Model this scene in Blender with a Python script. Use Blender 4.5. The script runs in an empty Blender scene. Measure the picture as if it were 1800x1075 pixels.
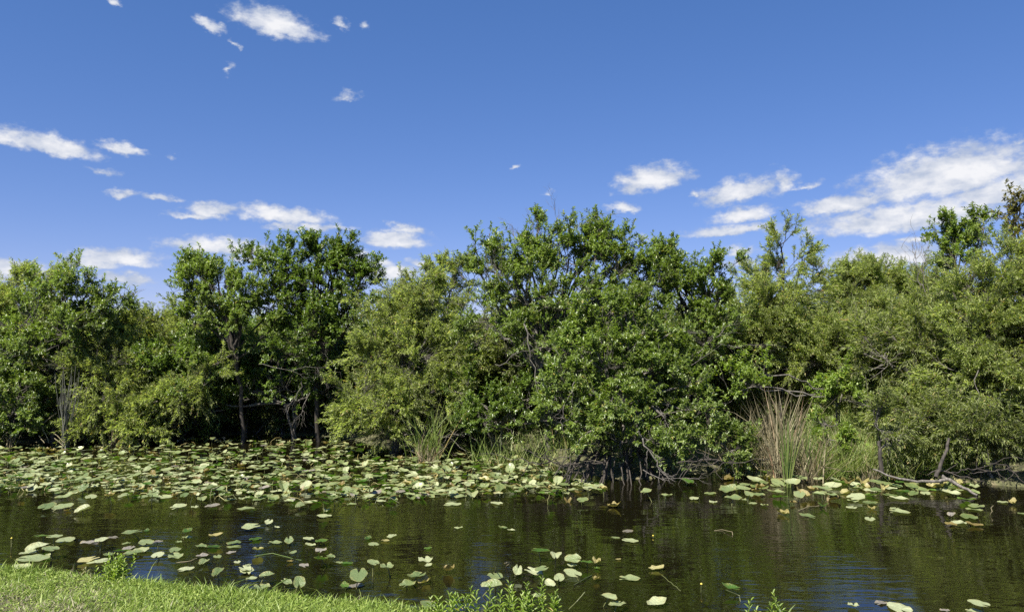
import bpy, math, random
import numpy as np
from mathutils import Vector

# ------------------------------------------------------------------ camera, sky, sun
S = bpy.context.scene
COL = S.collection
H = 2.4                      # eye height above the water
F = 1335.0                   # focal length, in photograph pixels (photograph 1800 wide)
TILT = math.atan(67.5 / F)
cd = bpy.data.cameras.new('camera'); cam = bpy.data.objects.new('camera', cd); COL.objects.link(cam)
cam.location = (0, 0, H); cam.rotation_euler = (math.pi / 2 + TILT, 0, 0)
cd.sensor_width = 36; cd.lens = 36 * F / 1800; cd.clip_start = 0.05; cd.clip_end = 5000
S.camera = cam
S.view_settings.view_transform = 'Standard'; S.view_settings.look = 'None'
S.view_settings.gamma = 1; S.view_settings.use_curve_mapping = False
S.view_settings.exposure = 1.1
S.cycles.use_denoising = False
S.cycles.max_bounces = 6; S.cycles.diffuse_bounces = 3; S.cycles.glossy_bounces = 3
S.cycles.transmission_bounces = 4; S.cycles.transparent_max_bounces = 6
S.cycles.sample_clamp_indirect = 4
S.cycles.caustics_reflective = False; S.cycles.caustics_refractive = False

SUN = Vector((-0.42, -0.62, 1.0)).normalized()
sl = bpy.data.lights.new('sun', 'SUN'); sl.energy = 4.9; sl.angle = math.radians(0.5); sl.color = (1.0, 0.95, 0.86)
so = bpy.data.objects.new('sun', sl); COL.objects.link(so)
so.rotation_euler = SUN.to_track_quat('Z', 'Y').to_euler(); so.location = (-8, -8, 20)

def raydir(px, py):
    X = (px - 900) / F; Y = (537.5 - py) / F
    return Vector((X, math.cos(TILT) - Y * math.sin(TILT), math.sin(TILT) + Y * math.cos(TILT)))
def P(px, py, D):
    d = raydir(px, py); k = D / d.y
    return np.array([d.x * k, D, H + d.z * k])
def W(px, py, z=0.0):
    d = raydir(px, py); k = (z - H) / d.z
    return np.array([d.x * k, d.y * k, z])

w = bpy.data.worlds.new('World'); S.world = w; w.use_nodes = True
nt = w.node_tree; nt.nodes.clear(); N = nt.nodes; L = nt.links
def wn(t, **k):
    n = N.new(t)
    for a, v in k.items(): setattr(n, a, v)
    return n
sky = wn('ShaderNodeTexSky', sky_type='NISHITA'); sky.sun_disc = False
sky.sun_elevation = math.asin(SUN.z); sky.sun_rotation = math.atan2(SUN.x, SUN.y)
sky.altitude = 1800; sky.air_density = 1.0; sky.dust_density = 0.0; sky.ozone_density = 3.2
hue = wn('ShaderNodeHueSaturation'); hue.inputs['Saturation'].default_value = 1.28
L.new(sky.outputs[0], hue.inputs['Color'])
bg = wn('ShaderNodeBackground'); bg.inputs[1].default_value = 0.064
tint = wn('ShaderNodeVectorMath', operation='MULTIPLY'); tint.inputs[1].default_value = (1.20, 0.975, 1.06)
L.new(hue.outputs[0], tint.inputs[0]); gam = wn('ShaderNodeGamma'); gam.inputs[1].default_value = 0.66; L.new(tint.outputs[0], gam.inputs[0])
tin2 = wn('ShaderNodeVectorMath', operation='MULTIPLY'); tin2.inputs[1].default_value = (1.19, 1.27, 1.67)
L.new(gam.outputs[0], tin2.inputs[0]); L.new(tin2.outputs[0], bg.inputs[0])
tc = wn('ShaderNodeTexCoord'); sep = wn('ShaderNodeSeparateXYZ'); L.new(tc.outputs['Generated'], sep.inputs[0])
def m(op, a, b=None, c=None):
    n = wn('ShaderNodeMath', operation=op)
    for i, v in enumerate((a, b, c)):
        if v is None: continue
        if isinstance(v, (int, float)): n.inputs[i].default_value = v
        else: L.new(v, n.inputs[i])
    return n.outputs[0]
az = m('ARCTAN2', sep.outputs[0], sep.outputs[1]); el = m('ARCSINE', sep.outputs[2])
comb = wn('ShaderNodeCombineXYZ'); L.new(az, comb.inputs[0]); L.new(el, comb.inputs[1])
def noise(scale, detail, rough, sx=1.0, sy=1.0, off=0.0):
    mp = wn('ShaderNodeMapping'); mp.inputs['Scale'].default_value = (sx, sy, 1); mp.inputs['Location'].default_value = (off, off, off)
    L.new(comb.outputs[0], mp.inputs[0])
    n = wn('ShaderNodeTexNoise'); n.inputs['Scale'].default_value = scale; n.inputs['Detail'].default_value = detail
    n.inputs['Roughness'].default_value = rough; L.new(mp.outputs[0], n.inputs['Vector'])
    return n
warp = noise(38, 5, 0.6, 1, 1.5)
vs = wn('ShaderNodeVectorMath', operation='SUBTRACT'); vs.inputs[1].default_value = (0.5, 0.5, 0.5); L.new(warp.outputs['Color'], vs.inputs[0])
vm = wn('ShaderNodeVectorMath', operation='MULTIPLY'); vm.inputs[1].default_value = (0.045, 0.022, 0); L.new(vs.outputs[0], vm.inputs[0])
va = wn('ShaderNodeVectorMath', operation='ADD'); L.new(comb.outputs[0], va.inputs[0]); L.new(vm.outputs[0], va.inputs[1])
# each cloud of the photographed sky: centre, half width, half height (as seen), slope in degrees, thickness
CLOUDS = [(480,38,72,27,-7,1),(368,42,32,14,-16,.8),(200,0,20,8,-8,.8),(75,250,92,20,-8,1),(8,240,30,16,0,.8),(220,261,46,13,-4,.9),
 (215,338,30,11,-2,.85),(281,345,32,11,-2,.85),(370,368,55,15,0,.9),(338,377,50,8,0,.8),(498,377,80,18,-4,1),(545,399,82,9,2,.85),
 (385,432,90,18,-2,1),(205,452,85,19,0,.95),(212,487,58,12,-2,.9),(20,474,75,20,-3,1),(160,462,70,14,0,.8),(440,455,50,10,0,.8),(650,462,50,11,0,.85),(712,402,50,11,-3,.85),(692,420,52,19,0,1),
 (625,447,34,13,0,.8),(685,478,60,17,0,1),(742,460,34,9,0,.75),(1147,312,62,25,8,1),(1300,333,66,23,10,1),(1380,315,22,24,40,.6),
 (1305,375,56,16,4,.95),(1290,402,88,12,2,.95),(1098,365,32,12,-3,.85),(1670,302,150,48,6,1.08),(1480,358,76,20,4,.95),(1595,380,170,30,3,1.05),
 (1760,335,100,36,5,1.0),(1615,418,60,10,4,.7),(1565,450,105,24,2,1),(1302,440,40,14,0,.8),(1300,463,36,11,0,.8),(1795,243,20,15,30,.45),
 (602,38,18,9,-30,.5),(642,42,12,12,30,.5),(610,163,24,12,20,.42),(405,122,15,11,60,.45),(412,76,12,7,-30,.55),(905,293,14,6,15,.45),
 (965,340,14,7,0,.4),(180,300,55,9,-4,.4),(1222,338,16,8,5,.55),(1420,322,36,8,10,.45),(1130,416,26,8,0,.5),(300,272,10,8,-40,.35),
 (-250,300,150,35,0,1),(2100,330,180,50,0,1),(2300,120,150,50,0,1),(-300,80,90,30,0,1),(1250,-250,160,40,10,.9),(300,-330,110,35,-8,.9),(820,-420,60,25,0,.8),(1600,-380,60,25,0,.8)]
acc = None
def azel(px, py):
    d = raydir(px, py).normalized(); return math.atan2(d.x, d.y), math.asin(d.z)
for (cx, cy, hw, hh, rot, th) in CLOUDS:
    if th < .65: hw *= 1.5; hh *= 1.6; th -= .02
    a0, e0 = azel(cx, cy + hh * .25); a1, _ = azel(cx - hw, cy); a2, _ = azel(cx + hw, cy); _, e1 = azel(cx, cy - hh); _, e2 = azel(cx, cy + hh)
    mp = wn('ShaderNodeMapping', vector_type='TEXTURE')
    mp.inputs['Location'].default_value = (a0, e0, 0); mp.inputs['Rotation'].default_value = (0, 0, math.radians(rot))
    mp.inputs['Scale'].default_value = (abs(a2 - a1) / 2 * 1.3, abs(e1 - e2) / 2 * 1.35, 1)
    L.new(va.outputs[0], mp.inputs[0])
    fl = wn('ShaderNodeVectorMath', operation='MULTIPLY'); fl.inputs[1].default_value = (-1, -1.7, -1); L.new(mp.outputs[0], fl.inputs[0])
    fx = wn('ShaderNodeVectorMath', operation='MAXIMUM'); L.new(mp.outputs[0], fx.inputs[0]); L.new(fl.outputs[0], fx.inputs[1])
    ln = wn('ShaderNodeVectorMath', operation='LENGTH'); L.new(fx.outputs[0], ln.inputs[0])
    v = m('MULTIPLY_ADD', ln.outputs['Value'], -1.0, th + (.10 if th < .65 else .06))
    acc = v if acc is None else m('SMOOTH_MAX', acc, v, 0.05)
fine = noise(60, 9, 0.58, 1, 1.6, 3.1)
big = noise(26, 4, 0.55, 1, 2.2, 7.7)
fld = m('ADD', acc, m('MULTIPLY_ADD', fine.outputs['Fac'], 1.15, -0.575))
cov = wn('ShaderNodeMapRange', interpolation_type='SMOOTHSTEP'); L.new(fld, cov.inputs[0])
cov.inputs[1].default_value = -0.02; cov.inputs[2].default_value = 0.66
shade = wn('ShaderNodeMapRange'); L.new(m('ADD', fld, m('MULTIPLY_ADD', big.outputs['Fac'], 2.4, -1.2)), shade.inputs[0])
shade.inputs[1].default_value = 0.12; shade.inputs[2].default_value = 1.15
cmix = wn('ShaderNodeMix', data_type='RGBA'); L.new(shade.outputs[0], cmix.inputs[0])
cmix.inputs[6].default_value = (0.52, 0.59, 0.74, 1); cmix.inputs[7].default_value = (0.98, 0.98, 1.0, 1)
cb = wn('ShaderNodeBackground'); L.new(cmix.outputs[2], cb.inputs[0]); cb.inputs[1].default_value = 0.45
ms = wn('ShaderNodeMixShader'); L.new(m('MULTIPLY', cov.outputs[0], 0.96), ms.inputs[0]); L.new(bg.outputs[0], ms.inputs[1]); L.new(cb.outputs[0], ms.inputs[2])
wo = wn('ShaderNodeOutputWorld'); L.new(ms.outputs[0], wo.inputs[0])
w.cycles.sampling_method = 'MANUAL'; w.cycles.sample_map_resolution = 512

# ------------------------------------------------------------------ materials
def mat(name):
    mt = bpy.data.materials.new(name); mt.use_nodes = True
    t = mt.node_tree; return mt, t, t.nodes, t.links, t.nodes['Principled BSDF']
def leafmat(name, c1, c2, c3, rough=0.42, trans=0.3, spec=0.5, obj=False, sheen=0.0):
    mt, t, n, l, b = mat(name)
    g = n.new('ShaderNodeNewGeometry'); cr = n.new('ShaderNodeValToRGB')
    r = cr.color_ramp; r.elements[0].color = (*c1, 1); r.elements[1].color = (*c3, 1); r.elements[1].position = 1
    e = r.elements.new(0.55); e.color = (*c2, 1)
    if not obj:
        e = r.elements.new(0.965); e.color = (*c3, 1); r.elements[-1].color = (c3[0] * 1.25, c3[1] * .78, c3[2] * .8, 1)
    fac = g.outputs['Random Per Island']
    if obj:
        oi = n.new('ShaderNodeObjectInfo'); a = n.new('ShaderNodeMath'); a.operation = 'ADD'; l.new(fac, a.inputs[0]); l.new(oi.outputs['Random'], a.inputs[1])
        f = n.new('ShaderNodeMath'); f.operation = 'FRACT'; l.new(a.outputs[0], f.inputs[0]); fac = f.outputs[0]
    l.new(fac, cr.inputs[0])
    # large soft patches of lighter and darker tone
    tcn = n.new('ShaderNodeTexCoord'); nz = n.new('ShaderNodeTexNoise'); nz.inputs['Scale'].default_value = 1.3 if not obj else 14
    nz.inputs['Detail'].default_value = 2 if not obj else 5
    l.new(tcn.outputs['Object'], nz.inputs['Vector'])
    mr = n.new('ShaderNodeMapRange'); l.new(nz.outputs['Fac'], mr.inputs[0]); mr.inputs[1].default_value = 0.3; mr.inputs[2].default_value = 0.7
    mr.inputs[3].default_value = 0.78; mr.inputs[4].default_value = 1.2
    vmu = n.new('ShaderNodeVectorMath'); vmu.operation = 'SCALE'; l.new(cr.outputs[0], vmu.inputs[0]); l.new(mr.outputs[0], vmu.inputs['Scale'])
    if obj:      # older pads yellow and brown from the rim inwards, in blotches
        at = n.new('ShaderNodeAttribute'); at.attribute_name = 'rim'; n2 = n.new('ShaderNodeTexNoise'); n2.inputs['Scale'].default_value = 2.6; n2.inputs['Detail'].default_value = 6
        l.new(tcn.outputs['Object'], n2.inputs['Vector']); q1 = n.new('ShaderNodeMath'); q1.operation = 'MULTIPLY_ADD'; l.new(n2.outputs['Fac'], q1.inputs[0]); q1.inputs[1].default_value = 1.7; l.new(at.outputs['Fac'], q1.inputs[2])
        q2 = n.new('ShaderNodeMapRange'); l.new(q1.outputs[0], q2.inputs[0]); q2.inputs[1].default_value = 1.62; q2.inputs[2].default_value = 2.15; q2.inputs[4].default_value = .75
        mm = n.new('ShaderNodeMix'); mm.data_type = 'RGBA'; l.new(q2.outputs[0], mm.inputs[0]); l.new(vmu.outputs[0], mm.inputs[6]); mm.inputs[7].default_value = (0.27, 0.22, 0.07, 1)
        class O: pass
        vmu = O(); vmu.outputs = [mm.outputs[2]]
        bpn = n.new('ShaderNodeTexNoise'); bpn.inputs['Scale'].default_value = 5; bpn.inputs['Detail'].default_value = 3; l.new(tcn.outputs['Object'], bpn.inputs['Vector'])
        bp = n.new('ShaderNodeBump'); bp.inputs['Strength'].default_value = .6; bp.inputs['Distance'].default_value = .02; l.new(bpn.outputs['Fac'], bp.inputs['Height']); l.new(bp.outputs[0], b.inputs['Normal'])
    l.new(vmu.outputs[0], b.inputs['Base Color'])
    b.inputs['Roughness'].default_value = rough; b.inputs['Specular IOR Level'].default_value = spec
    if sheen: b.inputs['Coat Weight'].default_value = sheen; b.inputs['Coat Roughness'].default_value = 0.3
    tr = n.new('ShaderNodeBsdfTranslucent'); mx = n.new('ShaderNodeMixShader'); mx.inputs[0].default_value = trans
    sc = n.new('ShaderNodeVectorMath'); sc.operation = 'MULTIPLY'; sc.inputs[1].default_value = (1.35, 1.5, 0.6); l.new(vmu.outputs[0], sc.inputs[0])
    l.new(sc.outputs[0], tr.inputs[0]); l.new(b.outputs[0], mx.inputs[1]); l.new(tr.outputs[0], mx.inputs[2])
    l.new(mx.outputs[0], n['Material Output'].inputs[0])
    return mt
def barkmat(name, c1, c2, scale=18):
    mt, t, n, l, b = mat(name)
    tcn = n.new('ShaderNodeTexCoord'); mp = n.new('ShaderNodeMapping'); mp.inputs['Scale'].default_value = (1, 1, 0.3)
    l.new(tcn.outputs['Object'], mp.inputs[0])
    nz = n.new('ShaderNodeTexNoise'); nz.inputs['Scale'].default_value = scale; nz.inputs['Detail'].default_value = 6; l.new(mp.outputs[0], nz.inputs['Vector'])
    cr = n.new('ShaderNodeValToRGB'); cr.color_ramp.elements[0].position = 0.35; cr.color_ramp.elements[0].color = (*c1, 1)
    cr.color_ramp.elements[1].position = 0.68; cr.color_ramp.elements[1].color = (*c2, 1); l.new(nz.outputs['Fac'], cr.inputs[0])
    l.new(cr.outputs[0], b.inputs['Base Color']); b.inputs['Roughness'].default_value = 0.85
    bp = n.new('ShaderNodeBump'); bp.inputs['Strength'].default_value = 0.5; bp.inputs['Distance'].default_value = 0.01
    l.new(nz.outputs['Fac'], bp.inputs['Height']); l.new(bp.outputs[0], b.inputs['Normal'])
    return mt
M = {}
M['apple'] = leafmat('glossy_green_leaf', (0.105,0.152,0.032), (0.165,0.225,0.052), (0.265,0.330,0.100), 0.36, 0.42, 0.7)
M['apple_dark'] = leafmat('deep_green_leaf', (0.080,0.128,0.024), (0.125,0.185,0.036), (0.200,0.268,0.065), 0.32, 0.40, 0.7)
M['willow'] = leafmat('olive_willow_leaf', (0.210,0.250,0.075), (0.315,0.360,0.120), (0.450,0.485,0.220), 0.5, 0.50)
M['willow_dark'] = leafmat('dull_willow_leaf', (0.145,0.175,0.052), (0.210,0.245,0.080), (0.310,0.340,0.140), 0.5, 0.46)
M['shrub'] = leafmat('fresh_shrub_leaf', (0.13,0.19,0.03), (0.20,0.28,0.05), (0.30,0.38,0.09), 0.4, 0.42)
M['weed'] = leafmat('bright_weed_leaf', (0.17,0.25,0.035), (0.26,0.36,0.06), (0.38,0.46,0.11), 0.42, 0.45)
M['brown_leaf'] = leafmat('brownish_leaf', (0.12,0.11,0.035), (0.18,0.175,0.055), (0.28,0.23,0.10), 0.45, 0.35)
M['bark'] = barkmat('grey_bark', (0.060,0.052,0.042), (0.185,0.168,0.142), 30)
M['dead'] = barkmat('bleached_dead_wood', (0.065,0.058,0.046), (0.19,0.17,0.145), 30)
M['bark_dark'] = barkmat('dark_bark', (0.022,0.018,0.014), (0.07,0.058,0.045))
M['reed_green'] = leafmat('green_reed', (0.085,0.14,0.03), (0.13,0.19,0.045), (0.22,0.26,0.08), 0.45, 0.3)
M['reed_dry'] = leafmat('dry_reed', (0.125,0.105,0.055), (0.215,0.18,0.10), (0.35,0.305,0.19), 0.7, 0.2)
M['marsh'] = leafmat('marsh_grass', (0.15,0.21,0.045), (0.22,0.29,0.07), (0.36,0.38,0.15), 0.5, 0.35)
M['stalk_grey'] = leafmat('grey_green_stem', (0.085,0.085,0.065), (0.135,0.135,0.105), (0.20,0.20,0.16), 0.6, 0.1)
M['pad'] = leafmat('sunny_pale_lily_pad', (0.10,0.14,0.04), (0.205,0.245,0.10), (0.38,0.405,0.225), 0.40, 0.12, 0.6, True, 0.35)  # waxy pale green, with the sunny sheen also put into the colour
M['pad_backlit'] = leafmat('backlit_lily_pad', (0.045,0.10,0.015), (0.07,0.15,0.02), (0.12,0.20,0.035), 0.42, 0.35, 0.5, True)  # same pads tilted away and backlit, their shade put into a darker green
M['pad_yellow'] = leafmat('withered_lily_pad', (0.13,0.095,0.03), (0.25,0.20,0.06), (0.40,0.37,0.16), 0.5, 0.25, 0.5, True)
M['pad_purple'] = leafmat('purplish_lily_pad', (0.15,0.135,0.10), (0.20,0.175,0.14), (0.26,0.24,0.20), 0.42, 0.1, 0.6, True, 0.25)
M['pad_stalk'] = leafmat('lily_stalk', (0.05,0.06,0.02), (0.10,0.11,0.035), (0.20,0.20,0.07), 0.45, 0.05, 0.5, True)
M['bud'] = leafmat('yellow_bud', (0.62,0.50,0.06), (0.68,0.55,0.08), (0.72,0.6,0.12), 0.45, 0.1, 0.5, True)
# lawn blades: green at the water, straw coloured patches further up the bank
def lawnmat():
    mt, t, n, l, b = mat('lawn_blades')
    g = n.new('ShaderNodeNewGeometry'); cr = n.new('ShaderNodeValToRGB'); r = cr.color_ramp
    r.elements[0].color = (0.115,0.185,0.020,1); r.elements[1].color = (0.37,0.44,0.11,1); e = r.elements.new(0.5); e.color = (0.205,0.300,0.038,1)
    l.new(g.outputs['Random Per Island'], cr.inputs[0])
    cr2 = n.new('ShaderNodeValToRGB'); r = cr2.color_ramp
    r.elements[0].color = (0.20,0.18,0.09,1); r.elements[1].color = (0.44,0.40,0.26,1); l.new(g.outputs['Random Per Island'], cr2.inputs[0])
    at = n.new('ShaderNodeAttribute'); at.attribute_name = 'dry'
    mx = n.new('ShaderNodeMix'); mx.data_type = 'RGBA'; l.new(at.outputs['Fac'], mx.inputs[0]); l.new(cr.outputs[0], mx.inputs[6]); l.new(cr2.outputs[0], mx.inputs[7])
    l.new(mx.outputs[2], b.inputs['Base Color']); b.inputs['Roughness'].default_value = 0.5
    tr = n.new('ShaderNodeBsdfTranslucent'); l.new(mx.outputs[2], tr.inputs[0]); ms_ = n.new('ShaderNodeMixShader'); ms_.inputs[0].default_value = 0.35
    l.new(b.outputs[0], ms_.inputs[1]); l.new(tr.outputs[0], ms_.inputs[2]); l.new(ms_.outputs[0], n['Material Output'].inputs[0])
    return mt
M['lawn'] = lawnmat()
def groundmat():
    mt, t, n, l, b = mat('bank_soil')
    tcn = n.new('ShaderNodeTexCoord'); nz = n.new('ShaderNodeTexNoise'); nz.inputs['Scale'].default_value = 9; nz.inputs['Detail'].default_value = 10
    l.new(tcn.outputs['Object'], nz.inputs['Vector']); cr = n.new('ShaderNodeValToRGB'); r = cr.color_ramp
    r.elements[0].position = 0.35; r.elements[0].color = (0.035,0.030,0.015,1); r.elements[1].position = 0.7; r.elements[1].color = (0.15,0.13,0.07,1)
    e = r.elements.new(0.5); e.color = (0.075,0.08,0.03,1); l.new(nz.outputs['Fac'], cr.inputs[0]); l.new(cr.outputs[0], b.inputs['Base Color'])
    b.inputs['Roughness'].default_value = 0.95
    bp = n.new('ShaderNodeBump'); bp.inputs['Distance'].default_value = 0.03; l.new(nz.outputs['Fac'], bp.inputs['Height']); l.new(bp.outputs[0], b.inputs['Normal'])
    return mt
M['ground'] = groundmat()
def watermat():
    mt, t, n, l, b = mat('dark_canal_water')
    b.inputs['Base Color'].default_value = (0.0062, 0.0054, 0.0020, 1); b.inputs['Roughness'].default_value = 0.02; b.inputs['IOR'].default_value = 2.3
    tcn = n.new('ShaderNodeTexCoord')
    def nz(scale, sx, sy, det, rot=0.0):
        mp = n.new('ShaderNodeMapping'); mp.inputs['Scale'].default_value = (sx, sy, 1); mp.inputs['Rotation'].default_value = (0, 0, rot); l.new(tcn.outputs['Object'], mp.inputs[0])
        z = n.new('ShaderNodeTexNoise'); z.inputs['Scale'].default_value = scale; z.inputs['Detail'].default_value = det; z.inputs['Roughness'].default_value = 0.5
        l.new(mp.outputs[0], z.inputs['Vector']); return z.outputs['Fac']
    a = nz(9, 0.45, 1.5, 3, 0.12); c = nz(2.2, 0.5, 1.1, 2, -0.2); p = nz(0.45, 1, 0.8, 2)
    mr = n.new('ShaderNodeMapRange'); l.new(p, mr.inputs[0]); mr.inputs[1].default_value = 0.38; mr.inputs[2].default_value = 0.62; mr.inputs[3].default_value = 0.25; mr.inputs[4].default_value = 1.0
    mu = n.new('ShaderNodeMath'); mu.operation = 'MULTIPLY'; l.new(a, mu.inputs[0]); l.new(mr.outputs[0], mu.inputs[1])
    ad = n.new('ShaderNodeMath'); ad.operation = 'MULTIPLY_ADD'; l.new(c, ad.inputs[0]); ad.inputs[1].default_value = 2.3; l.new(mu.outputs[0], ad.inputs[2])
    sx = n.new('ShaderNodeSeparateXYZ'); l.new(tcn.outputs['Object'], sx.inputs[0])      # the lily mat and the bank keep the far water calm
    cm = n.new('ShaderNodeMapRange'); l.new(sx.outputs[1], cm.inputs[0]); cm.inputs[1].default_value = 12.5; cm.inputs[2].default_value = 16.5; cm.inputs[3].default_value = 1; cm.inputs[4].default_value = .08
    ad2 = n.new('ShaderNodeMath'); ad2.operation = 'MULTIPLY'; l.new(ad.outputs[0], ad2.inputs[0]); l.new(cm.outputs[0], ad2.inputs[1]); ad = ad2
    bp = n.new('ShaderNodeBump'); bp.inputs['Strength'].default_value = 1.0; bp.inputs['Distance'].default_value = 0.0047
    l.new(ad.outputs[0], bp.inputs['Height']); l.new(bp.outputs[0], b.inputs['Normal'])
    return mt
M['water'] = watermat()

# ------------------------------------------------------------------ mesh helpers
class Acc:
    """collects vertices and faces (triangles and quads), then links one mesh object"""
    def __init__(s): s.V = []; s.F = []; s.n = 0; s.A = []
    def add(s, V, faces, slot=0, attr=0.0):
        V = np.asarray(V, dtype=np.float32).reshape(-1, 3)
        for f in faces:
            f = np.asarray(f, dtype=np.int64)
            if len(f): s.F.append((f + s.n, slot))
        a = np.full(len(V), attr, dtype=np.float32) if np.isscalar(attr) else np.asarray(attr, dtype=np.float32)
        s.V.append(V); s.A.append(a); s.n += len(V)
    def mesh(s, name, mats, origin=(0, 0, 0), smooth=False, attr=None):
        V = np.concatenate(s.V) - np.asarray(origin, dtype=np.float32)
        me = bpy.data.meshes.new(name)
        me.vertices.add(len(V)); me.vertices.foreach_set('co', V.astype(np.float32).ravel())
        loops = np.concatenate([f.ravel() for f, _ in s.F]); tot = np.concatenate([np.full(len(f), f.shape[1]) for f, _ in s.F])
        slots = np.concatenate([np.full(len(f), k) for f, k in s.F])
        st = np.concatenate([[0], np.cumsum(tot)[:-1]])
        me.loops.add(len(loops)); me.loops.foreach_set('vertex_index', loops.astype(np.int32))
        me.polygons.add(len(tot)); me.polygons.foreach_set('loop_start', st.astype(np.int32)); me.polygons.foreach_set('loop_total', tot.astype(np.int32))
        me.polygons.foreach_set('material_index', slots.astype(np.int32))
        if smooth: me.polygons.foreach_set('use_smooth', np.ones(len(tot), dtype=bool))
        for q in mats: me.materials.append(q)
        if attr:
            at = me.attributes.new(attr, 'FLOAT', 'POINT'); at.data.foreach_set('value', np.concatenate(s.A))
        me.update(calc_edges=True); return me
    def build(s, name, mats, parent=None, origin=(0, 0, 0), smooth=False, attr=None):
        if not isinstance(mats, (list, tuple)): mats = [mats]
        o = bpy.data.objects.new(name, s.mesh(name, mats, origin, smooth, attr)); COL.objects.link(o)
        if parent: o.parent = parent
        else: o.location = origin
        return o
def tag(o, label=None, cat=None, group=None, kind=None):
    if label: o['label'] = label
    if cat: o['category'] = cat
    if group: o['group'] = group
    if kind: o['kind'] = kind
    return o
def empty(name, loc, label, cat, group=None):
    o = bpy.data.objects.new(name, None); COL.objects.link(o); o.location = [float(v) for v in loc]; o.empty_display_size = 0.2
    return tag(o, label, cat, group)
def nrm(v): return v / np.maximum(np.linalg.norm(v, axis=-1, keepdims=True), 1e-9)
def tubes(acc, paths, radii, sides=5, slot=0):
    paths = np.asarray(paths, float); n, k, _ = paths.shape
    radii = np.asarray(radii, float).reshape(n, k)
    T = np.zeros_like(paths); T[:, 1:-1] = paths[:, 2:] - paths[:, :-2]; T[:, 0] = paths[:, 1] - paths[:, 0]; T[:, -1] = paths[:, -1] - paths[:, -2]
    T = nrm(T); ref = np.where(np.abs(T[..., 2:3]) > 0.9, np.array([1., 0, 0]), np.array([0, 0, 1.]))
    A = nrm(np.cross(T, ref)); B = np.cross(T, A)
    th = np.arange(sides) * 2 * math.pi / sides
    R = paths[:, :, None] + radii[:, :, None, None] * (A[:, :, None] * np.cos(th)[None, None, :, None] + B[:, :, None] * np.sin(th)[None, None, :, None])
    idx = np.arange(n * k * sides).reshape(n, k, sides); nx = np.roll(idx, -1, axis=2)
    Q = np.stack([idx[:, :-1], nx[:, :-1], nx[:, 1:], idx[:, 1:]], -1).reshape(-1, 4)
    acc.add(R.reshape(-1, 3), [Q], slot)
TEMPL = {
 'a': (np.array([[0,0,0],[.3,.42,.10],[.68,.40,.10],[1,0,-.06],[.68,-.40,.10],[.3,-.42,.10]]), [np.array([[0,5,4,3],[0,3,2,1]])]),
 'w': (np.array([[0,0,0],[.42,.5,.12],[1,0,-.1],[.42,-.5,.12]]), [np.array([[0,3,2],[0,2,1]])]),
}
def leaves(acc, pos, axis, up, ln, wd, kind, slot=0):
    T, F_ = TEMPL[kind]; n = len(pos)
    X = nrm(axis); Y = nrm(np.cross(up, X)); Z = np.cross(X, Y)
    ln = np.asarray(ln)[:, None, None]; wd = np.asarray(wd)[:, None, None]
    V = pos[:, None] + X[:, None] * T[None, :, 0:1] * ln + Y[:, None] * T[None, :, 1:2] * wd + Z[:, None] * T[None, :, 2:3] * ln
    k = len(T); acc.add(V.reshape(-1, 3), [(f[None] + (np.arange(n) * k)[:, None, None]).reshape(-1, f.shape[1]) for f in F_], slot)
def curvepath(a, b, k, rng, jit=0.08, sag=0.0):
    a = np.asarray(a, float); b = np.asarray(b, float); t = np.linspace(0, 1, k)[:, None]
    d = np.linalg.norm(b - a); p = a + (b - a) * t
    off = np.cumsum(rng.normal(0, 1, (k, 3)), 0) * jit * d / math.sqrt(k); off -= off[0] + (off[-1] - off[0]) * t
    p = p + off; p[:, 2] += (sag * d * 4 * t * (1 - t))[:, 0]
    return p
def rdir(rng, n): return nrm(rng.normal(0, 1, (n, 3)))

# kinds of foliage: leaf template, leaf length, leaf width, leaves per twig, twig length, upward pull, droop
KIND = {
 'apple':       dict(t='a', ll=.073, lw=.030, per=21, tw=.31, up=.55, droop=.0, mat='apple', sub=.22, tps=11, spread=1.0),
 'apple_dark':  dict(t='a', ll=.073, lw=.030, per=21, tw=.31, up=.5, droop=.0, mat='apple_dark', sub=.22, tps=11, spread=1.0),
 'willow':      dict(t='w', ll=.085, lw=.0145, per=26, tw=.46, up=.5, droop=.16, mat='willow', sub=.17, tps=13, spread=.7),
 'willow_dark': dict(t='w', ll=.095, lw=.018, per=20, tw=.42, up=.4, droop=.12, mat='willow_dark', sub=.18, tps=12, spread=.7),
 'shrub':       dict(t='a', ll=.085, lw=.034, per=12, tw=.28, up=.6, droop=.0, mat='shrub', sub=.20, tps=10, spread=.9),
 'brown':       dict(t='a', ll=.085, lw=.04, per=9, tw=.22, up=.4, droop=.0, mat='brown_leaf', sub=.25, tps=7, spread=1.0),
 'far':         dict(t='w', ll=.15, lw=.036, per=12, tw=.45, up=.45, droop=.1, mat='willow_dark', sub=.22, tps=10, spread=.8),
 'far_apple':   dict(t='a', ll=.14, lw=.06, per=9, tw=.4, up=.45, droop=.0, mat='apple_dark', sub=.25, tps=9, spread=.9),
}
def lobe(px, py, D, rx, ry=None, dep=None, dens=1.0):
    c = P(px, py, D); s = D / F
    rx_, rz_ = rx * s, (ry or rx) * s
    return (c, np.array([rx_, dep if dep else (rx_ + rz_) / 2 * 0.9, rz_]), dens)
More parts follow.
